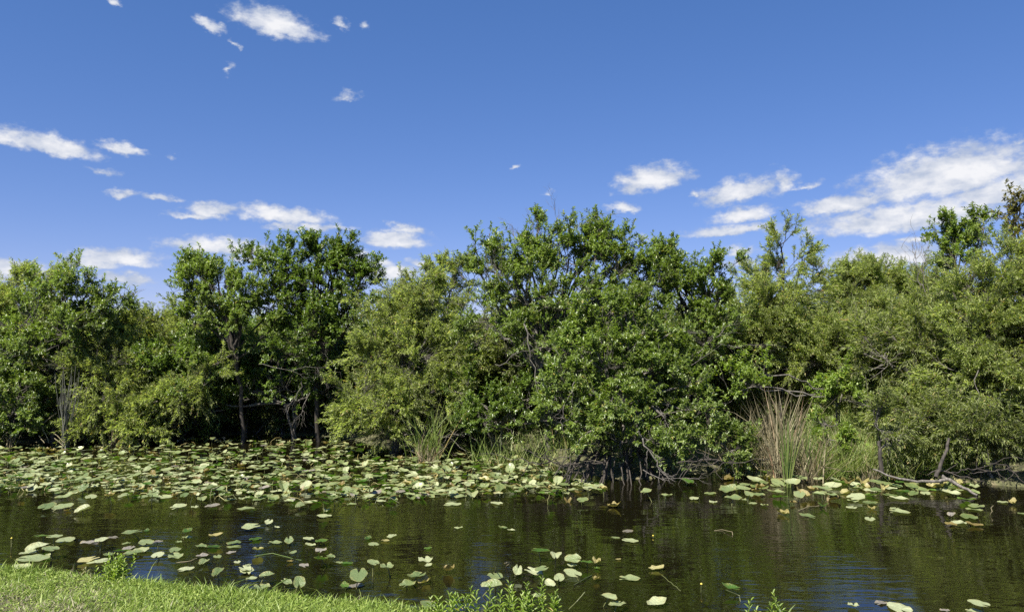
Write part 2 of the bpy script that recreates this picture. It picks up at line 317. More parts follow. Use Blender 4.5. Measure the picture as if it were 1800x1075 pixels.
def make_crown(tr, cr, lobes, starts, kind, rng, leaders=0.06, bare=0.04, leafy=1.0, bark='bark'):
    """tr: Acc for wood, cr: Acc for leaves and fine twigs"""
    K = KIND[kind]
    for (c, r, dens), st in zip(lobes, starts):
        area = 4 * math.pi * ((r[0]*r[1])**1.6/3 + (r[0]*r[2])**1.6/3 + (r[1]*r[2])**1.6/3) ** (1/1.6)
        ns = max(5, int(area / K['sub'] * dens)); rm = float(r.mean())
        d = rdir(rng, ns); d[:, 2] = d[:, 2] * 0.9 + 0.12; d = nrm(d)
        ph = rng.uniform(0, 6.28, 4); bump = 1 + .16 * np.sin(d[:, 0] * 3.1 + ph[0] + 2 * d[:, 2]) + .14 * np.sin(d[:, 2] * 4.3 + ph[1]) + .10 * np.sin(d[:, 1] * 5 + d[:, 0] * 4 + ph[2])
        lead = (rng.random(ns) < leaders * 1.5) & (d[:, 2] > -.2)
        rad = rng.uniform(0.40, 1.02, ns) ** 0.8 * bump; rad = np.where(lead, rng.uniform(1.15, 1.12 + .20 / min(rm, .8), ns), rad)
        d = np.where(lead[:, None], nrm(d + np.array([0, 0, .5])), d)
        gph = c.sum() * 0 + 1.7; tg = c + d * r * rad[:, None]
        gap = np.sin(tg[:, 0] * 4.1 + gph) * np.sin(tg[:, 1] * 3.3 + 2 * gph) * .6 + np.sin(tg[:, 2] * 4.9 + tg[:, 0] * 2.0) * .6
        keep = (gap > -.38) | (rng.random(ns) < .3) | lead; keep[:3] = True
        d, rad, lead = d[keep], rad[keep], lead[keep]; tgt = tg[keep]; ns = len(d)
        s0 = st + (c - st) * rng.uniform(0.65, 1.0, ns)[:, None] + rng.normal(0, .06, (ns, 3)) * rm
        t = np.linspace(0, 1, 5)[None, :, None]
        path = s0[:, None] + (tgt - s0)[:, None] * t; path = path + np.sin(math.pi * t) * rng.normal(0, .09, (ns, 1, 3)) * rm
        path[:, 1:-1] += rng.normal(0, .03, (ns, 3, 3)) * rm
        tubes(tr, path, np.linspace(0.011, 0.004, 5)[None] * rng.uniform(.7, 1.5, (ns, 1)) * min(1.3, max(.6, rm)), 4)
        nt_ = np.maximum(2, (K['tps'] * leafy * np.clip(rng.gamma(2.6, .40, ns), .15, 2.4)).astype(int)); nt_ = np.where(lead, np.maximum(4, nt_ * .6).astype(int), nt_); nt_[rng.random(ns) < bare] = 3
        j = np.repeat(np.arange(ns), nt_); n = len(j)
        tt = rng.uniform(0.35, 1.0, n) ** 0.8; seg = np.minimum((tt * 4).astype(int), 3); fr = (tt * 4 - seg)[:, None]
        p0 = path[j, seg] * (1 - fr) + path[j, seg + 1] * fr
        ax = nrm(tgt - s0)[j]; dirn = nrm(ax * .55 + rdir(rng, n) * .75 * K['spread'] + d[j] * .35 + np.array([0, 0, K['up']]))
        L_ = K['tw'] * rng.uniform(.6, 1.4, n)
        s4 = np.linspace(0, 1, 4)[None, :, None]
        tp = p0[:, None] + dirn[:, None] * s4 * L_[:, None, None]; tp[:, :, 2] -= (K['droop'] * (s4[..., 0] ** 2) * 1.6 * L_[:, None])
        tp[:, 1:] += rng.normal(0, .015, (n, 3, 3))
        tubes(cr, tp, np.array([[.0042, .0034, .0026, .0015]]) * np.ones((n, 1)), 3, 1)
        isbare = (rng.random(ns) < bare)[j]
        q = K['per']; js = np.repeat(np.arange(n)[~isbare], q); mcount = len(js)
        ph = np.tile(np.arange(q), mcount // q); u = 0.22 + 0.78 * (ph + rng.uniform(0, .9, mcount)) / q
        if K['t'] == 'a': u = u ** 0.62
        u = np.clip(u, 0, .999); sg = np.minimum((u * 3).astype(int), 2); f2 = (u * 3 - sg)[:, None]
        lp = tp[js, sg] * (1 - f2) + tp[js, sg + 1] * f2
        tdir = nrm(tp[js, 3] - tp[js, 0]); rd = rdir(rng, mcount); side = nrm(rd - tdir * (rd * tdir).sum(1, keepdims=True))
        if K['t'] == 'a': axis = tdir * rng.uniform(.25, .9, (mcount, 1)) + side + np.array([0, 0, .1]); upv = nrm(tdir * .5 + np.array([0, 0, 1.1]) + rd * .45)
        else: axis = tdir * .8 + side * .8 + np.array([0, 0, -.25]); upv = nrm(np.array([0, 0, .9]) + rd * .8)
        leaves(cr, lp, axis, upv, K['ll'] * rng.uniform(.65, 1.2, mcount), K['lw'] * rng.uniform(.75, 1.2, mcount), K['t'], 0)
def make_tree(name, label, cat, base, fork, lobes, kind, seed, r0=.08, group=None, bark='bark', leaders=.06, bare=.04, leafy=1.0, lean=.06, trunk_name='trunk', stems=1, parent_loc=None):
    rng = np.random.default_rng(seed)
    base = np.asarray(base, float); fork = np.asarray(fork, float)
    tr, cr = Acc(), Acc()
    for s in range(stems):
        b = base + (rng.normal(0, .12, 3) * [1, 1, 0] if s else 0); f = fork + (rng.normal(0, .25, 3) if s else 0)
        pth = curvepath(b - [0, 0, .15], f, 9, rng, lean); tubes(tr, pth[None], np.linspace(r0, r0 * .72, 9)[None] * (1 if not s else .7), 8)
    extra = []
    for i in range(len(lobes)):
        for j in range(i):
            (c1, r1, d1), (c2, r2, d2) = lobes[i], lobes[j]; dd = np.linalg.norm(c1 - c2)
            if dd < (r1.mean() + r2.mean()) * 1.25 and rng.random() < .6:
                extra.append(((c1 + c2) / 2 + rng.normal(0, .12, 3) * dd, np.minimum(r1, r2) * rng.uniform(.45, .7), min(d1, d2)))
    lobes = list(lobes) + extra; starts = []
    for (c, r, dn) in lobes:
        pth = curvepath(fork - (fork - base) * rng.uniform(0, .25), c, 8, rng, .10, .04)
        tubes(tr, pth[None], np.linspace(r0 * .6, .014, 8)[None], 6); starts.append(pth[4])
    make_crown(tr, cr, lobes, starts, kind, rng, leaders, bare, leafy)
    root = empty(name, base, label, cat, group)
    tr.build(trunk_name, M[bark], root, base, smooth=True); cr.build('crown', [M[KIND[kind]['mat']], M[bark]], root, base)
    return root
def copy_tree(o, parent=None):
    c = o.copy(); COL.objects.link(c); c.parent = parent
    for ch in list(o.children): copy_tree(ch, c)
    return c

def blades(acc, base, h, dirn, wd, curl, seg=3, slot=0, attr=0.0, rng=None):
    """ribbon blades: base (n,3), height, lean direction (n,3), width, curl"""
    n = len(base); h = np.broadcast_to(h, n); wd = np.broadcast_to(wd, n); curl = np.broadcast_to(curl, n)
    a = rng.uniform(0, math.pi * 2, n); side = np.stack([np.cos(a), np.sin(a), 0 * a], 1)
    t = np.linspace(0, 1, seg + 1)
    hor = dirn * [1, 1, 0]
    c = base[:, None] + (dirn * h[:, None])[:, None] * t[None, :, None] + (nrm(hor + 1e-6) * (curl * h)[:, None])[:, None] * (t ** 2.2)[None, :, None]
    c[:, :, 2] -= (np.abs(curl) * h * .45)[:, None] * (t ** 3)[None]
    ww = wd[:, None] * (1 - t ** 2.5)[None] * .5
    Lf = c - side[:, None] * ww[..., None]; Rt = c + side[:, None] * ww[..., None]
    V = np.stack([Lf, Rt], 2)[:, :-1].reshape(n, -1, 3); V = np.concatenate([V, c[:, -1:]], 1)
    k = V.shape[1]; off = (np.arange(n) * k)[:, None]
    qs = [off + np.array([2*i, 2*i+1, 2*i+3, 2*i+2])[None] for i in range(seg - 1)]
    tri = off + np.array([k-3, k-2, k-1])[None]
    at = attr if np.isscalar(attr) else np.repeat(attr, k)
    acc.add(V.reshape(-1, 3), [np.concatenate(qs)] * (1 if qs else 0) + [tri], slot, at) if qs else acc.add(V.reshape(-1, 3), [tri], slot, at)

# ------------------------------------------------------------------ ground and water
far_px = [(-900,780),(-300,780),(0,778),(100,776),(300,768),(450,762),(600,768),(680,786),(760,790),(850,778),(930,800),(1010,832),(1100,842),(1200,838),(1270,822),(1350,812),(1430,800),(1540,815),(1640,842),(1800,856),(2100,870),(2600,880)]
near_px = [(-900,965),(-400,985),(0,1009),(120,1014),(230,1030),(420,1050),(560,1062),(740,1078),(900,1105),(1400,1150),(2300,1160)]
FAR = np.array([W(*p) for p in far_px]); NEAR = np.array([W(*p) for p in near_px])
FAR = np.concatenate([[[-900, FAR[0, 1], 0]], FAR, [[900, FAR[-1, 1], 0]]]); NEAR = np.concatenate([[[-900, NEAR[0, 1], 0]], NEAR, [[900, NEAR[-1, 1], 0]]])
def yfar(x): return np.interp(x, FAR[:, 0], FAR[:, 1])
def ynear(x): return np.interp(x, NEAR[:, 0], NEAR[:, 1])
def hgt(x, y):
    x = np.asarray(x, float); y = np.asarray(y, float)
    sf = y - yfar(x); sn = ynear(x) - y
    wob = .02 * np.sin(x * 3.1 + y) + .015 * np.sin(x * 7.3 - y * 2.2)
    zf = np.where(sf > 0, .02 + np.minimum(sf, 2.5) * .11 + wob, sf * .5); zn = np.where(sn > 0, .035 + np.minimum(sn, 8) * .095 + wob * np.minimum(sn, 1), sn * .6)
    return np.maximum(np.maximum(zf, zn), -.9)
def warp1(n, a, b, lo, hi):     # fine between a and b, growing outwards
    mid = np.linspace(a, b, n); l_ = a - np.geomspace(.3, a - lo, 26)[::-1]; r_ = b + np.geomspace(.3, hi - b, 26)
    return np.concatenate([l_, mid, r_])
gx = warp1(240, -14, 14, -900, 900); gy = warp1(260, 3, 25, -60, 1500)
X, Y = np.meshgrid(gx, gy, indexing='ij'); Z = hgt(X, Y)
ga = Acc(); idx = np.arange(X.size).reshape(X.shape)
ga.add(np.stack([X, Y, Z], -1).reshape(-1, 3), [np.stack([idx[:-1, :-1], idx[1:, :-1], idx[1:, 1:], idx[:-1, 1:]], -1).reshape(-1, 4)])
tag(ga.build('ground', M['ground'], smooth=True), kind='structure')
wa = Acc(); wa.add([[-900, 2, 0], [900, 2, 0], [900, 30, 0], [-900, 30, 0]], [np.array([[0, 1, 2, 3]])])
tag(wa.build('water', M['water']), kind='structure')
def gz(x, y): return float(hgt(x, y))
def onland(px, D):
    x = (px - 900) / F * D; return np.array([x, D, max(gz(x, D), -.02)])

# ------------------------------------------------------------------ trees of the far bank
APP, WIL, SHR = 'pond apple trees on the far bank', 'willows on the far bank', 'low shrubs along the far waterline'
def T(name, label, cat, bx, D, fork, lobes, kind, seed, **k):
    base = onland(bx, D); lb = [lobe(*q) for q in lobes]
    return make_tree(name, label, cat, base, P(*fork), lb, kind, seed, **k)
# left end
T('pond_apple_tree', 'small round-topped green tree at the far left bank, above the fan of grey stems', 'tree', 100, 18.9, (98,610,18.9),
  [(110,515,18.7,52,44),(55,560,18.5,50,42),(165,550,18.6,48,44),(200,525,18.9,30,28,None,.8),(120,590,18.3,60,44),(40,625,18.2,52,40),(130,478,18.9,34,20,None,.7)], 'apple', 11, r0=.06, group=APP, leaders=.12)
T('pond_apple_tree', 'low leafy tree hanging over the water at the very left edge', 'tree', 20, 18.2, (20,720,18.2),
  [(30,695,17.8,48,34),(-40,700,17.9,50,50),(40,742,17.7,40,22),(85,700,18.6,34,50,None,.6),(-50,760,17.6,50,26),(0,765,17.9,30,14,None,.7),(-30,640,18.2,50,50)], 'apple', 12, r0=.07, group=APP)
T('willow_tree', 'wispy pale willow rising behind the leftmost round-topped tree', 'tree', 50, 20.6, (50,600,20.6),
  [(45,530,20.5,60,45),(55,490,20.5,46,26,None,.55),(-30,560,20.4,60,55),(-90,545,20.4,70,60),(0,620,20,70,60)], 'willow', 13, r0=.06, group=WIL, leaders=.15)
T('willow_tree', 'broad olive willow filling the low dip between the two left green trees', 'tree', 235, 20.0, (235,650,20),
  [(230,600,20,60,44),(290,600,20.2,50,46),(250,578,20.4,50,24),(200,640,19.4,58,50),(275,650,19.4,56,55),(320,610,19.8,40,60),(345,560,20.5,34,44)], 'willow', 14, r0=.07, group=WIL)
T('willow_shrub', 'dull low willow thicket at the waterline right of the grey stems', 'shrub', 200, 18.6, (205,735,18.6),
  [(180,700,18.3,44,46),(235,715,18.3,40,38),(285,720,18.5,34,36),(210,745,18.2,46,20),(150,660,18.5,34,34),(160,750,18.2,34,26),(260,760,18.2,46,16),(320,745,18.6,26,26,None,.6),(325,690,18.4,36,44,None,.8),(375,665,18.2,26,30,None,.45)], 'willow', 15, r0=.04, group=SHR, stems=3)
T('pond_apple_tree', 'green tree with a crooked forked dark trunk, left of the dark hollow', 'tree', 428, 18.7, (415,612,18.5),
  [(345,500,18.5,42,40),(400,520,18.4,46,42),(455,500,18.6,44,44),(375,470,18.9,34,24,None,.8),(350,560,18.4,40,40),(345,655,18.1,32,44,None,.7),(410,570,18.1,38,24,None,.6),(335,465,18.9,22,20,None,.7),(470,590,18.6,36,40)], 'apple', 16, r0=.055, group=APP, leaders=.12, bark='bark_dark')
T('pond_apple_tree', 'tall dense green tree over the dark hollow left of the olive willow bush', 'tree', 565, 19.0, (572,590,18.9),
  [(540,445,18.9,48,36),(500,460,19,40,32),(590,460,19,44,40),(630,500,18.9,40,36),(560,510,18.6,56,46),(490,530,18.7,50,50),(625,560,18.6,40,44),(545,590,18.4,56,44),(500,625,18.3,44,32,None,.8),(600,440,19,24,16,None,.6),(450,455,18.8,26,20,None,.7),(650,470,19,22,16,None,.6)], 'apple_dark', 17, r0=.06, group=APP, leaders=.12, bark='bark_dark')
T('pond_apple_shrub', 'dark leafy undergrowth in the hollow below the tall left green tree', 'shrub', 520, 19.4, (520,700,19.4),
  [(500,680,18.9,50,36,None,.6),(560,690,19.0,40,40,None,.5),(440,690,19.2,44,50,None,.6),(370,700,19.2,50,50,None,.7),(335,735,18.8,40,30,None,.7)], 'apple_dark', 18, r0=.05, group=SHR, leafy=.7, stems=3)
T('willow_tree', 'full olive willow bush reaching the water left of the biggest tree', 'tree', 700, 17.2, (705,690,17.2),
  [(725,530,17.6,44,40),(690,560,17.3,52,52),(755,560,17.4,48,52),(660,630,16.9,50,46),(730,630,16.8,56,50),(790,620,17.1,36,50),(630,700,16.6,44,42),(700,710,16.4,50,46),(625,745,16.5,34,26),(780,690,16.8,40,44),(745,490,17.8,24,18,None,.6),(680,765,16.5,40,16)], 'willow', 19, r0=.07, group=WIL, leaders=.1, stems=3)
T('willow_tree', 'thin-topped pale willow showing between the bush and the biggest tree', 'tree', 800, 21, (790,590,21),
  [(775,470,21,40,22,None,.5),(830,490,21,44,38,None,.8),(800,560,20.8,50,30),(700,530,21.2,34,20,None,.6),(690,570,21,50,40)], 'willow', 20, r0=.06, group=WIL, leaders=.16)
# centre
T('pond_apple_tree', 'tallest tree, wide green crown with bare grey twigs at its top', 'tree', 960, 16.6, (950,620,16.6),
  [(960,420,16.6,50,30,None,.85),(1030,420,16.6,54,32,None,.85),(905,440,16.7,46,34,None,.9),(1000,455,16.3,66,50),(1075,470,16.4,48,50),(860,490,16.6,46,44),(920,510,16.2,60,50),(1000,530,15.9,64,50),(850,560,16.3,50,50),(1080,550,16.2,56,50),(930,590,15.8,50,36,None,.7),(950,392,16.8,26,12,None,.5),(1060,396,16.8,26,12,None,.5),(1105,440,16.6,30,26,None,.7),(1120,490,16.5,44,40,None,.9),(1150,520,16.4,44,40),(835,440,16.8,20,26,None,.6)], 'apple', 21, r0=.065, group=APP, leaders=.14, bare=.12)
T('pond_apple_tree', 'low spreading bright green tree leaning over the water on dark roots', 'tree', 1095, 14.3, (1090,690,14.2),
  [(1060,560,14.6,56,44),(1190,575,14.7,44,34,None,.8),(1100,530,14.9,44,30,None,.8),(1130,580,14.6,58,50),(1000,600,14.5,50,44),(1060,640,14.1,66,48),(1150,650,14.2,58,50),(990,680,13.9,52,44),(1205,640,14.5,48,56),(1080,720,13.7,66,44),(1170,735,13.8,56,44),(980,745,13.6,54,34),(1090,780,13.4,64,30),(1010,785,13.4,50,22),(1170,790,13.6,50,26),(1225,720,14.2,40,44)], 'apple', 22, r0=.08, group=APP, leaders=.1, bare=.07, stems=2)
T('pond_apple_shrub', 'leafy green shrub at the waterline under the left side of the tallest tree', 'shrub', 880, 16.4, (880,740,16.4),
  [(860,715,16.0,46,30),(905,735,15.8,40,28),(840,745,16,30,24),(935,700,15.9,34,26,None,.8),(812,690,16.4,24,36,None,.8)], 'apple_dark', 23, r0=.04, group=SHR, stems=3)
T('pond_apple_tree', 'narrow airy green tree with a dark leaning trunk right of the tallest tree', 'tree', 1245, 17.0, (1228,560,16.9),
  [(1190,452,17,44,28,None,.5),(1150,455,17.1,28,20,None,.45),(1240,478,17,38,34,None,.5),(1160,490,16.8,42,42,None,.9),(1270,480,17.1,26,24,None,.55),(1255,545,16.7,40,50),(1195,540,16.6,48,48),(1250,610,16.4,44,50)], 'apple', 24, r0=.06, group=APP, leaders=.2, bark='bark_dark')
# right
T('willow_tree', 'tall thin willow with a straight dark trunk and a feathery top', 'tree', 1378, 18.5, (1378,560,18.5),
  [(1378,480,18.5,40,38,None,.35),(1372,425,18.6,24,26,None,.2),(1340,520,18.4,42,34,None,.6),(1420,512,18.5,38,36,None,.6),(1360,560,18.2,56,44),(1310,550,18.3,40,44),(1330,610,18,48,44),(1410,450,18.6,18,26,None,.25)], 'willow', 25, r0=.05, group=WIL, leaders=.25, bark='bark_dark')
T('willow_tree', 'far olive willow with a level top behind the round one on the right', 'tree', 1540, 24, (1540,580,24),
  [(1480,510,24,50,40),(1540,500,24,50,38),(1600,505,24,50,38),(1510,480,24.2,50,22,None,.7),(1500,560,23.5,60,40),(1580,560,23.5,60,40),(1650,520,23.5,40,40),(1440,480,24.5,30,24,None,.6),(1330,500,24,40,30,None,.8)], 'willow', 26, r0=.08, group=WIL, leaders=.14)
T('willow_tree', 'rounded olive willow behind the sunny marsh grass', 'tree', 1470, 18.3, (1470,650,18.3),
  [(1440,590,18.3,50,36),(1500,585,18.3,52,40),(1470,620,17.9,60,40),(1540,620,18.2,44,40),(1420,640,17.9,40,30)], 'willow', 27, r0=.06, group=WIL, stems=3)
T('willow_tree', 'wide grey-olive willow between the rounded one and the right edge', 'tree', 1610, 17.6, (1610,650,17.6),
  [(1600,570,17.6,50,50),(1650,530,17.8,48,44),(1575,630,17.2,50,44),(1630,640,17,52,44),(1670,600,17.2,44,50),(1560,560,18,40,40)], 'willow', 28, r0=.06, group=WIL, stems=3)
T('willow_tree', 'tall willow filling the right edge above deep shade', 'tree', 1745, 14.9, (1745,640,14.9),
  [(1770,460,14.9,60,40,None,.9),(1720,510,15,60,50),(1800,530,14.7,60,60),(1740,580,14.5,64,54),(1690,600,14.6,44,50),(1810,620,14.3,60,60),(1730,660,14.2,60,50),(1790,700,13.9,60,60),(1870,560,14.6,60,80),(1690,700,14.2,44,50),(1880,700,14,60,80)], 'willow', 29, r0=.09, group=WIL, leaders=.12, stems=3)
T('willow_shrub', 'dull willow thicket standing in the water at the right edge', 'shrub', 1740, 13.6, (1740,760,13.6),
  [(1700,760,13.4,44,44,None,.8),(1760,780,13.1,54,50,None,.8),(1660,770,13.6,34,44,None,.8),(1830,790,13,50,50,None,.8),(1640,740,14,34,44)], 'willow_dark', 30, r0=.05, group=SHR, stems=4, leafy=.8)
T('broadleaf_sapling', 'sapling with big bright leaves poking above the right willows', 'tree', 1690, 16.0, (1690,540,16),
  [(1700,425,15.8,30,30,None,.4),(1670,440,15.9,20,16,None,.4),(1655,405,16,16,10,None,.4),(1690,470,15.7,30,24,None,.6),(1730,400,15.9,20,22,None,.3)], 'apple', 31, r0=.035, leaders=.3)
T('broadleaf_sapling', 'thin brownish tree top against the cloud at the upper right edge', 'tree', 1800, 17.0, (1795,470,17),
  [(1780,352,17,24,14,None,.45),(1800,380,17,22,20,None,.35),(1768,385,17,12,8,None,.5),(1835,400,17,26,30,None,.6),(1775,420,16.8,16,14,None,.3)], 'brown', 32, r0=.05, leaders=.3)
T('leafy_shrub', 'bright green bush beside the dry reeds below the rounded willow', 'shrub', 1470, 16.2, (1470,690,16.2),
  [(1470,670,16,32,26),(1490,700,15.8,24,28,None,.9),(1450,695,16,22,22,None,.8),(1330,655,15.6,36,30,None,.9),(1290,690,15.2,40,40,None,.9)], 'shrub', 33, r0=.03, group=SHR, stems=3)
T('leafy_shrub', 'small grey-green bush on the bank in front of the marsh grass', 'shrub', 1545, 13.7, (1545,770,13.7),
  [(1540,745,13.5,26,28,None,.8),(1565,770,13.5,30,24,None,.7),(1610,745,13.8,34,40,None,.7)], 'willow_dark', 34, r0=.025, group=SHR, stems=3)
T('leafy_shrub', 'pale feathery bush standing in the middle of the marsh grass', 'shrub', 1590, 14.9, (1590,745,14.9),
  [(1590,720,14.8,34,26,None,.6),(1620,700,14.9,34,30,None,.7),(1560,725,14.9,24,18,None,.5)], 'willow', 36, r0=.02, group=SHR, stems=3)
T('leafy_shrub', 'small bright broad-leaved bush at the left end of the marsh grass', 'shrub', 1450, 14.6, (1450,760,14.6),
  [(1455,745,14.5,26,24,None,.6),(1470,775,14.3,24,14,None,.6)], 'shrub', 37, r0=.015, group=SHR, stems=2)
T('leafy_shrub', 'green twiggy bush at the water between the leaning tree and the dry reeds', 'shrub', 1290, 14.0, (1285,800,14),
  [(1285,790,13.8,34,20,None,.8),(1250,775,13.9,30,24,None,.8),(1310,770,14,20,18,None,.6)], 'apple', 35, r0=.02, group=SHR, stems=3)

# thicket behind: a few kinds, copied
def back_tree(seed, kind, label):
    rng = np.random.default_rng(seed); base = np.array([0., 0, 0]); lb = []
    for i in range(9):
        lb.append((np.array([rng.uniform(-1.5, 1.5), rng.uniform(-.9, .9), rng.uniform(1.0, 3.1)]), np.array([.95, .9, .85]) * rng.uniform(.8, 1.15), .9))
    return make_tree('willow_tree' if kind == 'far' else 'pond_apple_tree', label, 'tree', base, (0, 0, 1.0), lb, kind, seed, r0=.07, group='trees of the thicket behind the bank', leaders=.12, stems=3)
def zone(px):
    for x, t in ((230, 'leftmost trees'), (390, 'low left dip'), (640, 'dark hollow'), (800, 'olive willow bush'), (1000, 'tallest tree'), (1270, 'leaning tree'), (1450, 'tall thin willow'), (1640, 'marsh grass')):
        if px < x: return t
    return 'right edge willows'
bk = [back_tree(50, 'far', 'olive willow deep in the thicket behind the bank trees'), back_tree(51, 'far', 'olive willow deep in the thicket behind the bank trees'),
      back_tree(52, 'far_apple', 'dark green tree deep in the thicket behind the bank trees')]
used = [False] * 3; rng = np.random.default_rng(77)
spots = [(px, 22.6 + rng.uniform(-.6, .8), i) for i, px in enumerate(range(-200, 1700, 105))] + [(px, 26 + rng.uniform(-1, 1), i + 1) for i, px in enumerate(range(-260, 2100, 150))]
spots += [(1350, 19.5, 0), (1250, 19.8, 2), (1130, 18.8, 2), (860, 19.6, 2), (1720, 18.5, 1), (1850, 17.8, 0), (1960, 16.5, 1), (1000, 18.9, 0)]
for (px, D, i) in spots:
    k = (i * 7 + int(px) // 50) % 3; row = 'front' if D < 24 else 'rear'
    if 200 < px < 330 and D < 25: k = 0
    o = bk[k] if not used[k] else copy_tree(bk[k]); used[k] = True
    b = onland(px, D); o.location = b
    top = 535 if px < 200 else (566 if px < 360 else (530 if px < 620 else (545 if px < 860 else 515)))
    hh = P(px, top, D)[2] - b[2]; s = hh / 4.15 * rng.uniform(.9, 1.02)
    o.scale = (s * 1.05, s * 1.05, s); o.rotation_euler = (0, 0, rng.uniform(0, 6.28))
    o['label'] = ('dark green tree' if o.name.startswith('pond') else 'olive willow') + f' in the {row} row of thicket behind the {zone(px)}'; o['group'] = f'thicket trees behind the {zone(px)}'

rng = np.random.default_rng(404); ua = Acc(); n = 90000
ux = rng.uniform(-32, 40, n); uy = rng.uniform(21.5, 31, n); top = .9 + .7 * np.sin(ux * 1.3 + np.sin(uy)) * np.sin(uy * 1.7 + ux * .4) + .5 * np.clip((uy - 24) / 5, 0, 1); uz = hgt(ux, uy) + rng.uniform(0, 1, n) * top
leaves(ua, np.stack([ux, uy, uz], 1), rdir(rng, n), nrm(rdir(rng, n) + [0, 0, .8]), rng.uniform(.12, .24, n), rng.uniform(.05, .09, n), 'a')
tag(ua.build('undergrowth', M['apple_dark']), 'low leafy undergrowth added behind the far bank to block the low sky', 'undergrowth', kind='stuff')  # leaf strip added to keep the low sky out of the water's reflection
def under(seed, kind):
    rng = np.random.default_rng(seed); lb = []
    for i in range(7): lb.append((np.array([rng.uniform(-1.0, 1.0), rng.uniform(-.4, .4), rng.uniform(.35, 1.7)]), np.array([.6, .5, .55]) * rng.uniform(.8, 1.2), .9))
    return make_tree('understory_shrub', 'shaded shrub', 'shrub', np.zeros(3), (0, 0, .4), lb, kind, seed, r0=.03, group='shaded shrubs under the far bank trees', leaders=.15, stems=4)
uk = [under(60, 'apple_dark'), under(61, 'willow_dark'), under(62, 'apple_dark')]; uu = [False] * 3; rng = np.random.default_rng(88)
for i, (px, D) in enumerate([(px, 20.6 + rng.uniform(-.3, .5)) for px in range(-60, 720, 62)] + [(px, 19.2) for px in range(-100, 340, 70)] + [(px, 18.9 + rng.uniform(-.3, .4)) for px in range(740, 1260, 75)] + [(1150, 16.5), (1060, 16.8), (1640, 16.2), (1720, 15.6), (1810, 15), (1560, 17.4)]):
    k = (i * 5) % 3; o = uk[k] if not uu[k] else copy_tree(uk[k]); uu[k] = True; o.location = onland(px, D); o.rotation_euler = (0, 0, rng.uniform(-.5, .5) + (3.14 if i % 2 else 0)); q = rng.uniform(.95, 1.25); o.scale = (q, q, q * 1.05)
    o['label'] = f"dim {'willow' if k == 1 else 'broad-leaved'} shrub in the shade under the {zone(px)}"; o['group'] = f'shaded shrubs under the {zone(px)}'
# ------------------------------------------------------------------ write-out helpers for sticks
def sticks(name, label, cat, base, pts_list, rads, mt, parts=None, group=None, sides=6, seed=0, jit=.04):
    rng = np.random.default_rng(seed); a = Acc()
    for pts, r in zip(pts_list, rads):
        pts = np.array(pts); k = len(pts); t = np.linspace(0, k - 1, k * 4 - 3)
        p = np.stack([np.interp(t, np.arange(k), pts[:, i]) for i in range(3)], 1); d = np.linalg.norm(np.diff(p, axis=0), axis=1).mean()
        p[1:-1] += rng.normal(0, jit * d * 2, p[1:-1].shape); tubes(a, p[None], np.linspace(r[0], r[1], len(p))[None], sides)
    o = a.build(name, mt, None, tuple(base), smooth=True); return tag(o, label, cat, group)
def twiggy(name, label, base, start, end, n, r, seed, mt='dead', spread=.5, group='bare dead branches'):
    """one dead branch with forking side twigs"""
    r = r * .62
    rng = np.random.default_rng(seed); a = Acc(); main = curvepath(start, end, 10, rng, .12); tubes(a, main[None], np.linspace(r, r * .3, 10)[None], 6)
    Ld = np.linalg.norm(end - start)
    for i in range(n):
        k = rng.integers(2, 10) if n > 3 else rng.integers(4, 9); k = min(k, 9); d = nrm((end - start) / Ld + rng.normal(0, spread, 3)); ln = Ld * rng.uniform(.2, .5)
        sp = curvepath(main[k], main[k] + d * ln, 7, rng, .15); tubes(a, sp[None], np.linspace(r * .45, r * .12, 7)[None], 5)
        for j in range(3):
            q = rng.integers(2, 7); d2 = nrm(d + rng.normal(0, spread * 1.1, 3)); s2 = curvepath(sp[q], sp[q] + d2 * ln * rng.uniform(.25, .55), 5, rng, .15)
            tubes(a, s2[None], np.linspace(r * .22, r * .08, 5)[None], 4)
    return tag(a.build(name, M[mt], None, tuple(np.asarray(start, float)), smooth=True), label, 'branch', group)
G_ = 'bare dead branches'
twiggy('dead_branch', 'pale bare branch reaching right into the dark hollow', None, P(455,640,17.9), P(600,665,17.6), 5, .010, 61)
twiggy('dead_branch', 'bare twigs drooping to the lily pads in the dark hollow', None, P(545,690,18.3), P(520,745,18), 7, .014, 62)
twiggy('dead_branch', 'crooked grey branch hanging down in the dark hollow', None, P(535,660,18.3), P(505,735,18.1), 5, .016, 63)
twiggy('dead_branch', 'long grey branch rising left behind the fan of grey stems', None, P(130,650,18.4), P(20,720,18), 6, .013, 64)
twiggy('dead_branch', 'grey branch crossing left above the fan of grey stems', None, P(100,650,18.3), P(55,610,18.2), 6, .018, 65)
twiggy('dead_branch', 'bleached fan of dead twigs at the right side of the leaning tree', None, P(1225,620,14.6), P(1290,570,14.4), 9, .014, 66, spread=.35)
twiggy('dead_branch', 'bleached level dead branch right of the leaning tree', None, P(1235,606,14.5), P(1325,606,14.3), 5, .014, 67, spread=.25)
twiggy('dead_branch', 'tangle of bleached twigs in the gap left of the leaning tree', None, P(900,600,15.4), P(850,570,15.2), 10, .016, 68)
twiggy('dead_branch', 'grey limb running down through the gap below the tallest tree', None, P(925,560,15.4), P(945,690,15.1), 4, .03, 69, mt='bark', spread=.7)
twiggy('dead_branch', 'bleached twigs over the middle of the gap beneath the tallest tree', None, P(870,640,15.2), P(960,610,14.9), 8, .014, 70)
twiggy('dead_branch', 'slim pale branch hanging in the leaning tree', None, P(1010,670,13.2), P(985,740,13.0), 4, .014, 71)
twiggy('dead_branch', 'gnarled bare branch dipping to the water in front of the roots', None, P(1130,770,13.0), P(1185,845,12.7), 8, .022, 72)
twiggy('dead_branch', 'bare twigs spreading low over the water at the foot of the leaning tree', None, P(1130,825,12.8), P(1215,840,12.5), 8, .014, 73)
